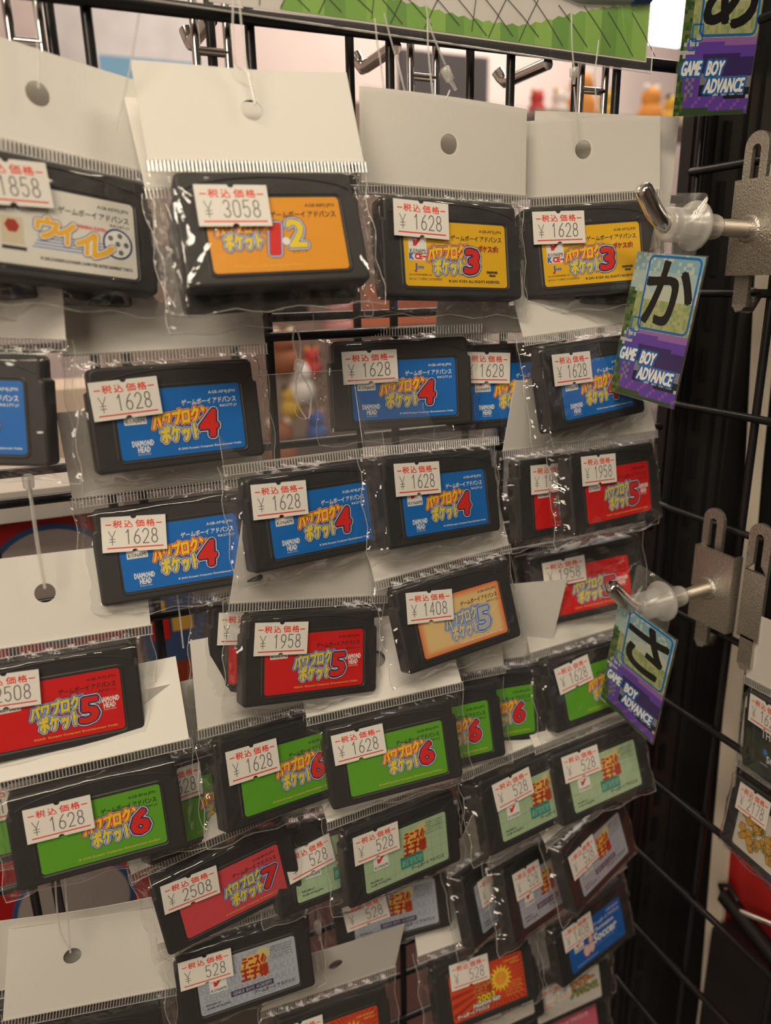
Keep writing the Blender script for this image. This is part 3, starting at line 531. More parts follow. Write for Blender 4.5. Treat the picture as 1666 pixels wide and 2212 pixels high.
def sheet(h, tilt, curve, mat_, wob=0.0, x0=-33.8, x1=33.5, y0=23.6, front=0.0, thick=True, hx=0.0, hf=.56):
    """header card: rectangle with a punched hole, bent back from the seal line"""
    b = MB(); hy = y0 + h * hf; n = 64; y1 = y0 + h; rr = 3.4; inner = []; outer = []
    for k in range(n):
        a = 2 * PI * k / n; c, s = math.cos(a), math.sin(a); inner.append((hx + rr * c, hy + rr * s))
        ts = []
        if c > 1e-6: ts.append((x1 - hx) / c)
        if c < -1e-6: ts.append((x0 - hx) / c)
        if s > 1e-6: ts.append((y1 - hy) / s)
        if s < -1e-6: ts.append((y0 - hy) / s)
        t = min(ts); outer.append((hx + t * c, hy + t * s))
    for cx, cy in ((x0, y0), (x1, y0), (x1, y1), (x0, y1)):   # snap nearest boundary point on the corners
        k = min(range(n), key=lambda i: (outer[i][0] - cx) ** 2 + (outer[i][1] - cy) ** 2); outer[k] = (cx, cy)
    rings = [[(i_[0] + (o_[0] - i_[0]) * t, i_[1] + (o_[1] - i_[1]) * t) for i_, o_ in zip(inner, outer)] for t in (0, .15, .35, .6, .8, 1)]
    ct, st = math.cos(tilt), math.sin(tilt)
    def bend(x, y, off):
        d = y - y0; u = x / 34; wv = -3.4 + off + front + curve * u * u * (d / h) + wob * math.sin(u * 2.6 + 1) * (d / h); return (x, y0 + d * ct, wv + d * st)
    fs = [(i * n + k, (i + 1) * n + k, (i + 1) * n + (k + 1) % n, i * n + (k + 1) % n) for i in range(5) for k in range(n)]
    P = [p for r in rings for p in r]
    b.add([bend(x, y, 0) for x, y in P], fs, mat_, True)
    if thick:
        N_ = len(P); b.add([bend(x, y, -.35) for x, y in P], [tuple(reversed(f)) for f in fs], mat_, True)
        b.add([bend(*p, 0) for p in rings[-1]] + [bend(*p, -.35) for p in rings[-1]], [(k, n + k, n + (k + 1) % n, (k + 1) % n) for k in range(n)], mat_)
        b.add([bend(*p, 0) for p in rings[0]] + [bend(*p, -.35) for p in rings[0]], [((k + 1) % n, n + (k + 1) % n, n + k, k) for k in range(n)], mat_)
    if mat_ is CLEAR:
        for rg in (rings[0], rings[-1]): b.tube([bend(x, y, 0) for x, y in rg] + [bend(*rg[0], 0)], .17, TIE, 4, cap=False)
    return b.mesh('header')

# ------------------------------------------------------------------ the packs: rotation vector, label centre (mm from the camera spot), sticker centre + angle
PK={
'P1':((-0.236,0.330,-0.099,8.5,248.9,15.2),(-14.6,10.4,6.6)),
'P2':((-0.343,-0.017,0.025,67.4,233.4,13.8),(-12.4,8.3,-0.8)),
'P3':((-0.208,0.014,-0.040,138.8,252.0,8.2),(-14.1,11.3,-1.7)),
'P4':((-0.212,-0.211,0.037,202.4,255.9,8.4),(-13.8,10.8,-2.2)),
'P5':((-0.101,-0.441,-0.060,-28.9,263.4,-37.7),None), 
'P6':((-0.147,0.076,0.005,37.6,258.9,-44.2),(-17.4,8.9,2.0)),
'P7':((-0.279,-0.077,0.015,33.5,263.1,-92.2),(-15.1,9.1,-4.7)),
'P8':((-0.142,-0.194,-0.008,125.1,268.0,-40.9),(-13.6,9.1,0.5)),
'P9':((-0.144,-0.054,-0.012,175.1,266.0,-44.8),(-13.9,9.8,-3.5)),
'P10':((-0.209,0.170,0.063,205.5,251.2,-43.4),(-14.8,8.8,-2.2)),
'P11':((-0.231,0.181,-0.007,83.9,253.6,-84.4),(-16.5,9.7,-2.7)),
'P12':((-0.257,0.195,-0.041,135.3,252.2,-84.2),(-13.8,10.4,-1.9)),
'P13':((-0.187,0.144,-0.031,201.3,260.0,-93.6),(-12.8,10.3,-1.4)),
'P14':((-0.219,0.185,-0.009,219.3,249.7,-90.2),(-13.0,11.2,-2.2)),
'P15':((-0.173,-0.166,0.085,219.7,264.8,-140.4),(-12.9,9.8,-0.4)),
'P16':((-0.171,-0.009,-0.027,-14.2,257.2,-140.8),(-15.7,10.3,-2.4)),
'P17':((-0.243,0.111,-0.159,78.2,252.5,-141.3),(-14.9,10.2,-2.4)),
'P18':((-0.337,0.104,0.055,140.6,247.5,-134.0),(-14.5,9.1,-9.5)),
'P19':((-0.181,-0.054,0.013,-6.1,243.2,-182.9),(-12.8,8.0,-0.3)),
'P20':((-0.374,0.409,-0.126,35.6,260.7,-197.8),(-16.2,11.0,0.3)),
'P21':((-0.404,0.262,-0.086,64.0,248.0,-184.4),(-15.6,8.2,0.3)),
'P22':((-0.255,-0.109,0.031,107.6,241.9,-187.3),(-15.2,9.9,0.8)),
'P23':((-0.341,0.002,-0.045,135.5,249.5,-188.8),None), 
'P24':((-0.277,-0.014,-0.082,163.9,257.3,-191.0),None), 
'P25':((-0.352,0.107,0.002,219.7,254.3,-188.7),(-14.5,9.5,5.8)),
'P26':((-0.196,0.119,-0.019,111.6,242.1,-235.6),(-14.8,9.9,-0.1)),
'P27':((-0.324,0.132,-0.061,84.5,252.3,-238.4),(-14.2,5.9,8.4)),
'P28':((-0.099,0.074,0.112,37.7,247.6,-231.4),(-15.3,10.0,-4.7)),
'P29':((-0.213,-0.064,0.010,41.3,251.4,-280.8),(-16.8,9.6,-1.3)),
'P30':((-0.267,-0.144,0.007,116.3,266.1,-291.3),(-14.6,3.7,6.7)),
'P31':((-0.424,0.446,-0.077,172.6,259.7,-296.9),(-8.7,6.7,1.1)),
'P32':((-0.459,0.362,-0.103,192.0,250.9,-295.3),(-12.8,8.9,0.5)),
'P33':((-0.339,0.338,0.087,221.8,245.0,-279.9),(-15.5,7.1,0.9)),
'P34':((-0.250,0.175,0.083,227.6,250.3,-339.9),(-13.4,10.0,-0.1)),
'P35':((-0.381,-0.013,-0.028,158.5,248.0,-340.3),(-9.6,10.7,-1.5)),
'P36':((-0.122,-0.085,0.104,221.2,261.8,-391.0),(-9.8,5.6,5.0)),
'P38':((-0.390,0.018,-0.080,79.8,252.7,-342.5),(-17.6,10.1,0.2)),
'P26b':((-0.309,0.121,0.024,175.9,240.2,-229.9),(-11.8,10.4,3.3)),
'P27b':((-0.340,0.058,0.042,216.2,240.7,-229.0),(-13.2,10.4,-1.1)),
'R1':((-0.068,-0.236,0.168,252.8,175.8,-190.1),(-13.1,13.5,-3.0)),
'R2':((-0.255,-0.272,0.159,257.0,182.5,-237.2),(-11.5,11.1,0.9)),

'P1b':((-0.235,0.324,-0.100,2.0,262.0,11.0),None),
'P3b':((-0.208,0.014,-0.02,143.0,263.5,10.0),None),
'P2b':((-0.345,0.03,0.05,68.0,245.0,8.0),None),
'P4b':((-0.20,-0.10,0.0,219.0,265.0,4.0),None),
'P17b':((-0.242,0.08,-0.16,67.5,264.0,-140.0),(-15.0,10.2,-2.4)),
'P19b':((-0.182,-0.05,0.03,-22.0,257.0,-180.0),(-12.8,8.0,0)),
'P37':((-0.15,-0.05,0.10,226.0,266.0,-428.0),None),
'P39':((-0.20,0.0,-0.20,-24.0,257.0,-303.0),None),
'P39b':((-0.20,0.0,-0.18,-30.0,268.0,-297.0),None),
'P40':((-0.30,0.0,0.0,175.0,262.0,-378.0),None),
}

INFO = {
 'P1': ('we', '1858', 'c', 28, 'pack with white soccer label, cut by the left frame edge, top row'),
 'P2': ('p12', '3058', 'c', 31, 'large pack with orange 1-2 label priced 3058, top row'),
 'P2b': ('p12', '3058', 'c', 31, 'pack hidden behind the orange 3058 pack, its black lower edge showing'),
 'P3': ('p3', '1628', 'f', 31, 'pack with yellow label 3 directly right of the orange 3058 pack'),
 'P4': ('p3', '1628', 'f', 28, 'pack with yellow label 3 directly left of the ka sign'),
 'P4b': ('p3', None, 'c', 36, 'pack with yellow label mostly hidden behind the upper frosted hook bushing'),
 'P1b': ('we', None, 'c', 27, 'pack hidden behind the white soccer label pack, its black underside showing'),
 'P3b': ('p3', None, 'c', 29, 'pack hidden behind the left yellow-label pack, seen only through the header hole'),
 'P5': ('p4', None, 'c', 31, 'pack with blue label 4 cut by the left frame edge'),
 'P6': ('p4', '1628', 'c', 34, 'pack with blue label 4 under the gap between the soccer and orange packs'),
 'P7': ('p4', '1628', 'c', 31, 'pack with blue label 4, lowest in the left column of blue labels'),
 'P8': ('p4', '1628', 'n', 26, 'pack with blue label 4 and clear header below the left yellow-label pack'),
 'P9': ('p4', '1628', 'c', 26, 'pack with blue label 4 half covered by a white header, beside the clear-header one'),
 'P10': ('p4', '1628', 'c', 31, 'pack with blue label 4 whose right end is behind the ka sign'),
 'P11': ('p4', '1628', 'n', 31, 'pack with blue label 4 and clear header, left one of the central pair'),
 'P12': ('p4', '1628', 'n', 26, 'pack with blue label 4, right one of the central pair'),
 'P13': ('p5', '1958', 'c', 31, 'pack with red label 5 half hidden behind another red pack'),
 'P14': ('p5', '1958', 'c', 31, 'pack with whole red label 5 priced 1958, just below the ka sign'),
 'P15': ('p5', '1958', 'n', 26, 'pack with red label 5 behind the lower hook tip'),
 'P16': ('p5', '2508', 'c', 31, 'pack with red label 5 priced 2508 at the left frame edge'),
 'P17': ('p5', '1958', 'c', 34, 'pack with red label 5 priced 1958 in the middle, below the central blue pair'),
 'P17b': ('p5', '1958', 'c', 31, 'pack mostly hidden behind the left of the central red pack'),
 'P18': ('p5g', '1408', 'c', 31, 'pack with cream and orange label 5 priced 1408'),
 'P19': ('p6', '1628', 'c', 31, 'pack with green label 6, the large leftmost green one'),
 'P19b': ('p6', '1628', 'c', 31, 'pack peeking out at the left frame edge behind the large green pack'),
 'P20': ('p6', '1628', 'c', 31, 'dim pack with green label between the leftmost and second green packs'),
 'P21': ('p6', '1628', 'c', 34, 'pack with green label 6, its right end covered by the central green pack'),
 'P22': ('p6', '1628', 'c', 31, 'pack with whole green label 6 in the centre, below the red 1958 pack'),
 'P23': ('p6', None, 'c', 31, 'pack showing only the right half of a green label, next to the central green pack'),
 'P24': ('p6', None, 'c', 40, 'pack showing only the right end of a green label, under the blank white header'),
 'P25': ('p6', '1628', 'c', 31, 'pack with green label, partly behind the sa sign, tilted sticker'),
 'P26': ('tg', '528', 'c', 31, 'pack with pale green tiled label priced 528 below the central green pack'),
 'P27': ('tg', '528', 'c', 31, 'pack with pale green label right of the pink pack'),
 'P28': ('p7', '2508', 'c', 20, 'pack with pink label 7 priced 2508'),
 'P29': ('tb', '528', 'c', 31, 'pack with grey-blue label, whole, at the bottom below the pink pack'),
 'P30': ('tb', '528', 'c', 31, 'pack with grey-blue label seen below the pale green tiled one'),
 'P31': ('tb', '528', 'c', 36, 'pack with grey-blue label, leftmost of three tilted ones on the lower right'),
 'P32': ('tb', '528', 'c', 36, 'pack with grey-blue label, middle of the three tilted ones on the lower right'),
 'P33': ('tb', '528', 'c', 28, 'pack with grey-blue label, rightmost and highest of the three tilted ones'),
 'P34': ('sc', '1408', 'c', 31, 'pack with bright blue soccer label priced 1408'),
 'P35': ('pr', '528', 'c', 33, 'pack with orange-red sunburst label at the bottom'),
 'P36': ('fp', '528', 'c', 28, 'pack with white label under the blue soccer pack at the bottom edge'),
 'P37': ('pk', None, 'c', 24, 'pack with pink label corner at the very bottom, under the white label pack'),
 'P38': ('pr', '528', 'c', 34, 'pack with red label cut by the bottom edge, its punched white header showing'),
 'P39': ('p7', '2508', 'c', 38, 'pack at the bottom left corner with a big punched white header'),
 'P39b': ('p7', None, 'c', 38, 'pack behind the bottom left one, the top of its white header showing above'),
 'P40': ('fp', None, 'c', 26, 'pack at the bottom edge beneath the sunburst pack, mostly cut off'),
 'P26b': ('tg', '528', 'c', 31, 'pack with pale green label priced 528, lower left of the one below the sa sign'),
 'P27b': ('tg', '528', 'c', 31, 'pack with pale green label priced 528, directly below the sa sign'),
 'R1': ('bk', '1628', 'c', 31, 'pack with black label at the right frame edge'),
 'R2': ('rb', '2178', 'c', 31, 'pack with amber pattern label priced 2178 at the right frame edge'),
}
TIES = {
 'P1': [[(9.2, 255.0, 79.2), (8.5, 255.0, 68.2), (6.7, 252.0, 52.6)]],
 'P2': [[(64.3, 250.0, 90), (65.0, 250.0, 66.2), (66.2, 246.0, 51.1)], [(64.2, 252.0, 90), (62.2, 252.0, 65.2), (65.8, 251.0, 60.6), (66.2, 246.0, 51.1)]],
 'P3': [[(131, 262.0, 92.0), (133.4, 262.0, 82.0), (139.2, 262.0, 71.3)], [(141.1, 262.0, 63.5), (138.5, 262.0, 57.5), (138.0, 262.0, 49.0)]],
 'P4': [[(194.1, 262.0, 68.4), (195.7, 262.0, 58.6), (197.4, 262.0, 49.7)], [(191.3, 262.0, 92), (192.3, 262.0, 81.6), (193.9, 262.0, 73.6)]],
 'P16': [[(-12.4, 262.0, -60.4), (-12.9, 262.0, -82.1), (-12.7, 262.0, -97.3)], [(-12.1, 264.0, -60.0), (-12.3, 262.0, -82.2), (-12.4, 262.0, -97.3)]],
 'P39': [[(-20.7, 262.0, -200.1), (-23.9, 262.0, -238.3), (-24.5, 261.0, -248.1)], [(-23.9, 262.0, -200.0), (-26.8, 262.0, -233.7), (-24.5, 261.0, -246.4)]],
 'P38': [[(75.2, 262.0, -255.6), (76.6, 262.0, -279.6), (77.4, 262.0, -294.3)]],
 'P11': [[(80.4, 266.0, -34.2), (80.6, 266.0, -42.6), (83.7, 266.0, -48.7)], [(82.2, 266.0, -31.3), (85.9, 266.0, -39.5), (84.7, 266.0, -48.8)], [(81.1, 266.0, -26.1), (80.1, 266.0, -19.6), (81.4, 266.0, -15.2), (82.9, 266.0, -21.5), (82.3, 266.0, -27.5)]],
 'P18': [[(31.0, 268.0, -132.2), (31.0, 268.0, -120.7), (30.8, 268.0, -108.0)]],
}
CLIPS = {'P3': [(138.5, 262.0, 70.4), (143.5, 262.0, 63.7)], 'P4': [(193.8, 262.0, 74.9), (193.9, 262.0, 69.2)], 'P16': [(-12.3, 263.0, -57.9), (-12.5, 263.0, -65.9)],
         'P38': [(75.8, 262.0, -276.9), (76.4, 262.0, -287.5)], 'P11': [(82.4, 266.0, -26.8), (80.2, 266.0, -34.0)]}
def tie(name, packs_mw, parent, pts):
    inv = packs_mw.inverted(); b = MB(); P = [inv @ W(*p) / MM for p in pts]; Q = []
    for i in range(len(P) - 1):
        p0, p1, p2, p3 = P[max(i - 1, 0)], P[i], P[i + 1], P[min(i + 2, len(P) - 1)]
        for k in range(6):
            t = k / 6; Q.append(.5 * ((2 * p1) + (p2 - p0) * t + (2 * p0 - 5 * p1 + 4 * p2 - p3) * t * t + (3 * p1 - p0 - 3 * p2 + p3) * t ** 3))
    Q.append(P[-1]); b.tube(Q, .38, TIE, 6); link(name, b.mesh(name), parent, packs_mw)
HX = {'P1': (-3.5, .55), 'P39': (-10, .6), 'P3': (0, .5), 'P4': (0, .6), 'P2b': (9, .4), 'P1b': (6, .3), 'P3b': (8, .3), 'P4b': (-6, .2),}
TOPY = {'P13': 262, 'P17': 257, 'P24': 262, 'P31': 251, 'P32': 245, 'P35': 272, 'P38': 257, 'P28': 272, 'P25': 277, 'P3': 262, 'P4': 265}
idx = 0
for key, (kind, price, head, hh, label) in INFO.items():
    (rot, pos), st = (PK[key][0][:3], PK[key][0][3:]), PK[key][1]
    base = BR if key[0] == 'R' else BM
    mw = pose(rot, pos, base); root = bpy.data.objects.new('game_pack', None); C.objects.link(root); root.matrix_world = mw; root.empty_display_size = 0.01
    bpy.context.view_layer.update(); tag(root, label, 'game pack', 'bagged game cartridges')
    cart = link('cartridge', SHELL, root, mw); bpy.context.view_layer.update()
    link('label', art_mesh(kind), cart, mw)
    link('bag', BAGS[idx % 5], root, mw)
    link('seal_strip', RIBM, root, mw)
    yb = (mw @ (Vector((0, 23.6, -3.4)) * MM)).y / MM; ytop = TOPY.get(key, 270.0)
    yaw_up = (mw.to_3x3() @ Vector((0, 1, 0))); nrm = (mw.to_3x3() @ Vector((0, 0, 1)))
    def card_tilt(hh):
        best = min((abs(yb + hh * (math.cos(t) * yaw_up.y + math.sin(t) * nrm.y) - ytop), t) for t in [math.radians(a) for a in range(-30, 40)]); return best[1]
    lean = -rot[0]
    if head in 'cf':
        tl = {'P2': -.06, 'P1': .05, 'R1': .1, 'R2': .1}.get(key) or card_tilt(hh)
        link('header_card', sheet(hh, tl, random.uniform(-1.5, 1.2), CARD, wob=random.uniform(-.8, .8), hx=HX.get(key, (0, .56))[0], hf=HX.get(key, (0, .56))[1]), root, mw)
        if head == 'f': o = link('header_film', sheet(hh, tl, 1.0, FILM, wob=.9, front=.7, thick=False, hf=HX.get(key, (0, .56))[1]), root, mw)
    else:
        link('header_film', sheet(hh, card_tilt(hh), 1.2, CLEAR, wob=.7, thick=False), root, mw)
    if price and st:
        sm = mw @ Matrix.Translation(Vector((st[0], st[1], 1.55)) * MM) @ Matrix.Rotation(math.radians(st[2]), 4, 'Z')
        link('price_sticker', sticker_mesh(price), root, sm)
    for t in TIES.get(key, ()): tie('loop_tie', mw, root, t)
    if key in CLIPS:
        a, c = CLIPS[key]; inv = mw.inverted(); a = inv @ W(*a) / MM; c = inv @ W(*c) / MM; b = MB(); d = (c - a)
        b.tube([a, a + d * .08, a + d * .55, a + d * .6, c], 1, FROST, 6, radii=[1.2, 1.9, 1.7, .9, .6]); link('tie_lock', b.mesh('tie_lock'), root, mw)
    idx += 1

# loose hanging ties on the grid
for i, (pts, lb) in enumerate((([(35.5, 250.0, 72.8), (31.4, 250.0, 58.7), (28.0, 250.0, 49.0), (25.7, 250.0, 42.9)], 'loose clear nylon tie left of the orange 3058 pack header'),
    ([(114.6, 266, 84), (115.3, 266.0, 76.5), (116.3, 266.0, 71.7), (117.9, 266.0, 60.0)], 'clear nylon tie crossing the middle chrome hook tip'),
    ([(118, 266, 86), (120.1, 266.0, 79.0), (122.9, 266.0, 70.9), (126.3, 266.0, 60.1)], 'clear slanting nylon tie in front of the black bar, above the yellow pack'),
    ([(134.3, 266, 86), (134.5, 266.0, 77.5), (135.4, 266.0, 69.0), (136.7, 266.0, 59.6)], 'clear nylon tie left of the tie lock above the yellow pack'),
    ([(207.4, 266, 86), (206.4, 266.0, 74.1), (207.4, 266.0, 67.7), (210.9, 266.0, 59.2)], 'clear curved nylon tie above the right yellow pack'))):
    b = MB(); b.tube([W(*p) / MM for p in pts], .35, TIE, 6); o = link('nylon_tie', b.mesh('nylon_tie')); tag(o, lb, 'tie', 'loose clear ties')

# ------------------------------------------------------------------ chrome hook frames on the main grid and hooks behind it
for n_, (xa, xb, zc, lb) in enumerate(((57.8, 68.6, 74.2, 'chrome wire hook frame above the orange 3058 pack'), (136.8, 147.4, 72.6, 'chrome wire hook frame above the left yellow pack'), (214.4, 226.6, 73.5, 'chrome wire hook frame above the right yellow pack'), (1.9, 10.6, 72.0, 'chrome wire hook frame at the upper left corner'))):
    r = empty('hook_frame', (xa + xb) / 2, 284, zc, lb, 'hook', 'chrome hook frames on the main grid')
    for x in (xa, xb): b = MB(); b.tube([(x, 285, 120), (x, 285, 30)], 1.5, CHROME, 8); link('upright_wire', b.mesh('upright_wire'), r, ROOT)
    b = MB(); b.tube([(xa, 285, zc), (xb, 285, zc)], 1.4, CHROME, 8); link('cross_wire', b.mesh('cross_wire'), r, ROOT)
for (tx, tz, bxx, bz, rx, rz), lb in (((63.9, 93.3, 65.0, 87.9, 66.5, 88), 'blurred chrome hook tip behind the grid, upper left'), ((133.4, 90.7, 135.8, 85.2, 137.5, 86), 'chrome hook behind the grid in the middle of the top'), ((202.7, 90.1, 205.8, 85.1, 208, 86), 'chrome hook behind the grid near the green picture corner')):
    b = MB(); b.tube([(tx, 332, tz), (tx + (bxx - tx) * .5, 331, tz + (bz - tz) * .5), (bxx, 329, bz), (bxx + .3, 325, bz), (rx, 299.5, rz)], 2.6, CHROME, 12); o = link('back_hook', b.mesh('back_hook'), None, ROOT); tag(o, lb, 'hook', 'chrome hooks behind the grid')

# ------------------------------------------------------------------ child's picture in a clear sleeve along the top
pic = empty('picture', 150, 271, 80, 'painted picture with a green meadow in a clear sleeve across the top', 'picture')
GRN = [ink('meadow_%s' % n, c, .6) for n, c in (('a', (0.22, 0.48, 0.06)), ('b', (0.30, 0.56, 0.09)), ('c', (0.16, 0.38, 0.05)))]
def PW(x, z, y): return (x, y, z)
b = MB(); xl, xr = 60, 234.6
def zb(x): return 84.2 - 2.6 * (x - 60) / 175
b.add([(xl, 270, zb(xl)), (xr, 270, zb(xr)), (xr, 270, 160), (xl, 270, 160), (xl, 270.4, zb(xl)), (xr, 270.4, zb(xr)), (xr, 270.4, 160), (xl, 270.4, 160)], [(0, 1, 2, 3), (7, 6, 5, 4), (0, 4, 5, 1)], mat('drawing_paper', (0.78, 0.74, 0.70), .6, var=.06, scale=40)); link('paper', b.mesh('paper'), pic, ROOT)
b = MB(); rnd = random.Random(2); top = []
for k in range(61):
    t = k / 60; x = 83 + t * (xr - 83 - .6)
    z = zb(x) + 1 + (6.0 * min(1, t * 9) ** .5 + 1.5 * math.sin(t * 9)) + (.9 if k % 2 else 0) + (12 * max(0, t - .62) / .38 if t > .62 else 0); top.append((x, z))
for k in range(60):
    (x0, z0_), (x1, z1_) = top[k], top[k + 1]
    b.add([(x0, 269.9, zb(x0) + .6), (x1, 269.9, zb(x1) + .6), (x1, 269.9, z1_), (x0, 269.9, z0_)], [(0, 1, 2, 3)], GRN[(k // 3) % 3 if k < 60 else 0])
link('painted_meadow', b.mesh('painted_meadow'), pic, ROOT)
b = MB(); DK = ink('pencil_line', (.03, .03, .025), .6)
def ln(p, q, y=269.7): b.tube([(p[0], y, p[1]), ((p[0] + q[0]) / 2, y, (p[1] + q[1]) / 2 + .4), (q[0], y, q[1])], .13, DK, 4)
for k in range(9): ln((78 + k * 13, 98 + .0 * k), (70 + k * 13, zb(70 + k * 13) + 1) if k % 3 else (76 + k * 13, zb(80) + 1))
for k in range(14): ln((76 + k * 11.5, 97 + (k % 2)), (93 + k * 11.2, zb(90 + k * 10) + 1.2 + (k % 3)))
link('drawn_lines', b.mesh('drawn_lines'), pic, ROOT)
b = MB(); b.tube([(186, 269.5, 104), (200, 269.5, 101.2), (214, 269.5, 102.2), (226, 269.5, 103.5)], 2.6, ink('grey_paint', (.42, .45, .50), .6), 8); b.tube([(190, 269.2, 103), (190, 269.2, 105)], 3.0, BLP, 8); b.tube([(224, 269.2, 103.3), (233, 269.2, 104.6)], 3.1, ink('dark_blue_paint', (.04, .07, .28), .6), 8); link('painted_bat', b.mesh('painted_bat'), pic, ROOT)
b = MB(); b.add([(40, 268.8, 82.4), (236.4, 268.8, 77.6), (236.4, 268.8, 165), (40, 268.8, 165)], [(0, 1, 2, 3)], CLEAR); b.tube([(40, 268.8, 82.4), (236.4, 268.8, 77.6)], .3, TIE, 6); b.tube([(236.4, 268.8, 77.6), (236.4, 268.8, 165)], .3, TIE, 6); link('clear_sleeve', b.mesh('clear_sleeve'), pic, ROOT)

# ------------------------------------------------------------------ goods behind the grid
def boxthing(name, x0, x1, y0, y1, z0, z1, m, label, cat, group=None):
    b = MB(); b.box(x0, x1, y0, y1, z0, z1, m); o = link(name, b.mesh(name), None, ROOT); tag(o, label, cat, group); return o
def goods_box(z, label, x0=-75, x1=24):
    r = empty('red_box', (x0 + x1) / 2, 430, z - 80, label, 'box', 'red boxes behind the grid')
    b = MB(); b.box(x0, x1, 420, 470, z - 80, z, mat('red_carton', (.45, .012, .015), .35)); link('carton', b.mesh('carton'), r, ROOT)
    cx = -14 if z > -200 else -32; zz = z - 43
    b = MB(); b.add([(x, 419.4, c) for x, c in circ(cx, zz, 35, 40)], [tuple(range(40))], ink('emblem_blue', (.04, .10, .26))); b.add([(x, 419.0, c) for x, c in circ(cx, zz, 32, 40)], [tuple(range(40))], ink('emblem_white', (.42, .36, .34)))
    link('emblem', b.mesh('emblem'), r, ROOT)
goods_box(-112, 'red box with a pale round emblem behind the grid, below the left blue pack')
goods_box(-322, 'red box with a pale round emblem behind the grid, at the lower left')
boxthing('wrapped_carton', -90, 24, 400, 470, -111.5, -96, mat('silver_wrap', (.60, .56, .53), .25, bump=.8, scale=60), 'shiny pale wrapped carton lying on top of the red box', 'carton')
boxthing('cream_carton', -95, 30, 500, 560, -330, -60, mat('cream_carton', (.72, .58, .46), .5, var=.25, scale=14), 'cream coloured carton far behind the left blue pack', 'carton')
r = empty('picture_box', 45, 425, -230, 'box front with blue sky and plain red and yellow blocks behind the grid', 'box')
b = MB(); b.box(28, 70, 422, 460, -236, -166, ink('sky_carton', (.06, .11, .26))); link('carton', b.mesh('carton'), r, ROOT)
for x0, x1, z0_, z1_, m in ((32, 42, -200, -184, REDP), (36, 41, -184, -176, GOLD), (44, 56, -196, -186, GOLD), (30, 60, -236, -216, ink('brick_print', (.35, .05, .02)))):
    b = MB(); b.box(x0, x1, 421.2, 422, z0_, z1_, m); link('printed_block', b.mesh('printed_block'), r, ROOT)
boxthing('display_board', 120, 262, 470, 480, -700, -400, mat('pink_board', (.42, .22, .22), .6), 'dusty pink board low behind the grid', 'board')
boxthing('shelf_board', -700, 1250, 900, 1500, -330, -310, mat('shelf_dark', (.06, .05, .05), .5), 'dark shelf board seen blurred through the grid', 'shelf')
boxthing('shelf_cabinet', -900, 3000, 1350, 1500, -1450, -331, mat('cabinet_dark', (.05, .045, .045), .5), 'dark cabinet front far behind the lower packs', 'cabinet')
cols = [('brown', (.28, .10, .05)), ('cream', (.75, .62, .50)), ('red', (.55, .05, .05)), ('orange', (.72, .30, .06)), ('white', (.78, .74, .72)), ('mustard', (.65, .42, .06)), ('black', (.03, .03, .03)), ('blue', (.05, .12, .40)), ('pink', (.65, .30, .30))]
names = ['round brown plush', 'round cream plush', 'red toy', 'orange toy', 'white toy', 'mustard toy', 'black toy', 'blue toy', 'pink toy']
def toy(x, y, z, s, ci, label):
    r = empty('soft_toy', x, y, z - s, label, 'toy', 'blurred toys beyond the grid')
    for nm, dx, dz, q, cc in (('body', 0, -.35 * s, .62 * s, ci), ('head', 0, .42 * s, .5 * s, ci), ('ear', -.32 * s, .86 * s, .17 * s, (ci + 1) % 9), ('ear', .32 * s, .86 * s, .17 * s, (ci + 1) % 9)):
        bm = bmesh.new(); bmesh.ops.create_icosphere(bm, subdivisions=3, radius=q * MM); me = bpy.data.meshes.new(nm); bm.to_mesh(me); bm.free(); me.materials.append(mat('plush_' + cols[cc][0], cols[cc][1], .8)); smoothshade(me)
        o = link(nm, me, r, Matrix.Translation(W(x + dx, y, z + dz)))
rnd = random.Random(9)
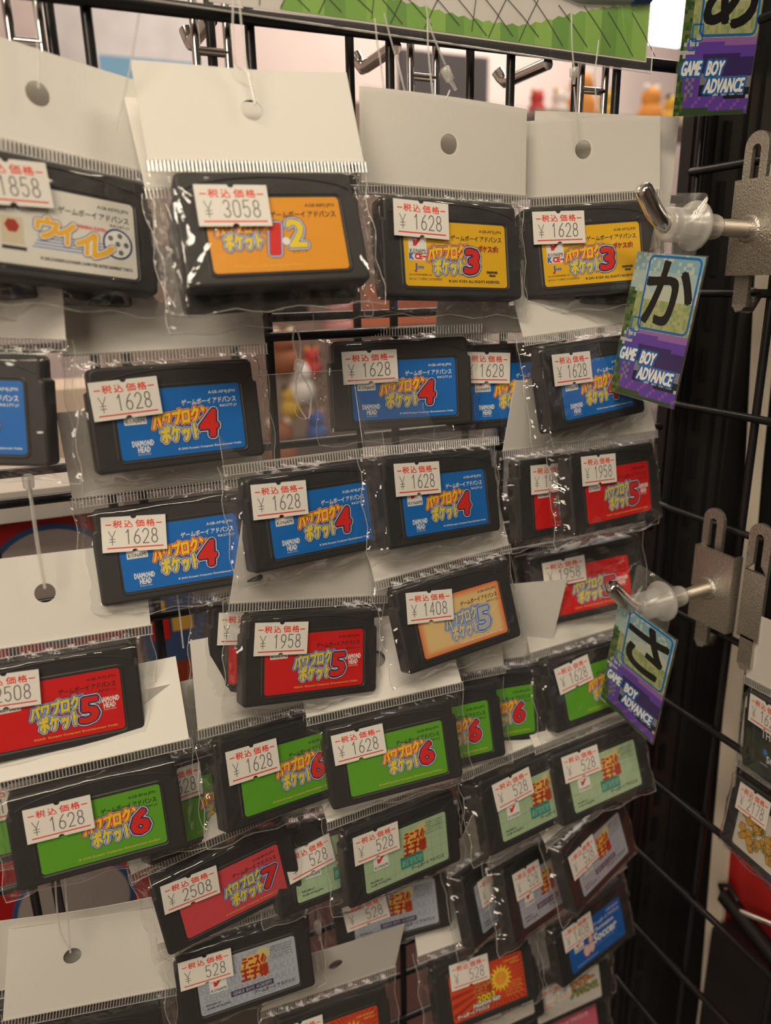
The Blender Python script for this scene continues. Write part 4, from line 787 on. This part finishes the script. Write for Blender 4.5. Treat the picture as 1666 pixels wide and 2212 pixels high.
TOYS = [(905, 320, 42, 3, 'orange toy left of the third tie lock'), (960, 300, 30, 5, 'mustard toy behind the right hook frame'), (814, 280, 24, 2, 'small red toy above the right yellow pack header'), (860, 285, 26, 4, 'white toy beside the small red one'), (1060, 300, 36, 3, 'orange toy next to the top sign'), (1110, 345, 30, 5, 'mustard toy highest near the top sign'),
        (345, -110, 40, 0, 'brown toy in the gap under the orange 3058 pack'), (372, -160, 38, 4, 'white toy in the gap left of the blue row'), (392, -128, 26, 2, 'red toy in the gap left of the blue row'), (352, -190, 28, 5, 'mustard toy at the bottom of the gap'), (440, -60, 40, 8, 'pink toy above the left clear header'), (330, -260, 46, 0, 'brown toy lower behind the clear header'), (395, -235, 30, 7, 'blue toy behind the punched clear header'), (770, -300, 46, 7, 'blue toy far behind the gap right of the central pair'), (765, -210, 40, 4, 'white toy above the blue one at the far right gap')]
for x, z, s, c, lb in TOYS: toy(x, 1200, (257 + .97 * s) if z > 200 else z, s, c, lb)
r = empty('display_rack', 980, 1200, -1450, 'pale display rack that carries the toys beyond the top of the grid', 'rack')
b = MB(); b.box(760, 1200, 1120, 1290, 248, 257, mat('rack_pale', (.5, .45, .42), .5)); link('shelf', b.mesh('shelf'), r, ROOT)
for xx in (770, 1180): b = MB(); b.box(xx, xx + 12, 1280, 1292, -309.5, 248, mat('rack_pale', (.5, .45, .42), .5)); link('leg', b.mesh('leg'), r, ROOT)
boxthing('tall_cabinet', 90, 695, 1502, 1560, -1450, 330, mat('cabinet_brown', (.34, .24, .20), .6, var=.3, scale=12), 'brown cabinet far behind the gap under the orange pack', 'cabinet')
boxthing('salmon_box', 455, 640, 1215, 1300, -75, -8, mat('salmon', (.72, .22, .12), .6), 'salmon coloured box seen above the clear-header blue pack', 'box')
boxthing('black_case', 300, 400, 1230, 1300, -60, 0, mat('case_black', (.02, .02, .03), .4), 'black case seen in the gap under the orange pack', 'case')
boxthing('blue_board', 141, 300, 1505, 1515, 330.5, 372, mat('light_blue', (.30, .62, .95), .5), 'light blue board blurred at the upper left behind the grid', 'board')
boxthing('grey_rack', 700, 900, 1505, 1520, -309, 430, mat('rack_grey', (.12, .11, .12), .5), 'dark grey rack blurred on the wall behind the middle chrome hook', 'rack')
boxthing('pale_poster', 80, 520, 2400, 2402, 420, 760, mat('poster_white', (.82, .76, .76), .6, var=.35, scale=9), 'pale scribbled poster blurred on the far wall', 'poster')
boxthing('window_light', 1500, 1720, 1850, 1860, 610, 900, mat('lamp_panel', (1.0, .95, .88), .5, emit=5.0), 'bright white light panel at the top beside the green picture', 'lamp')
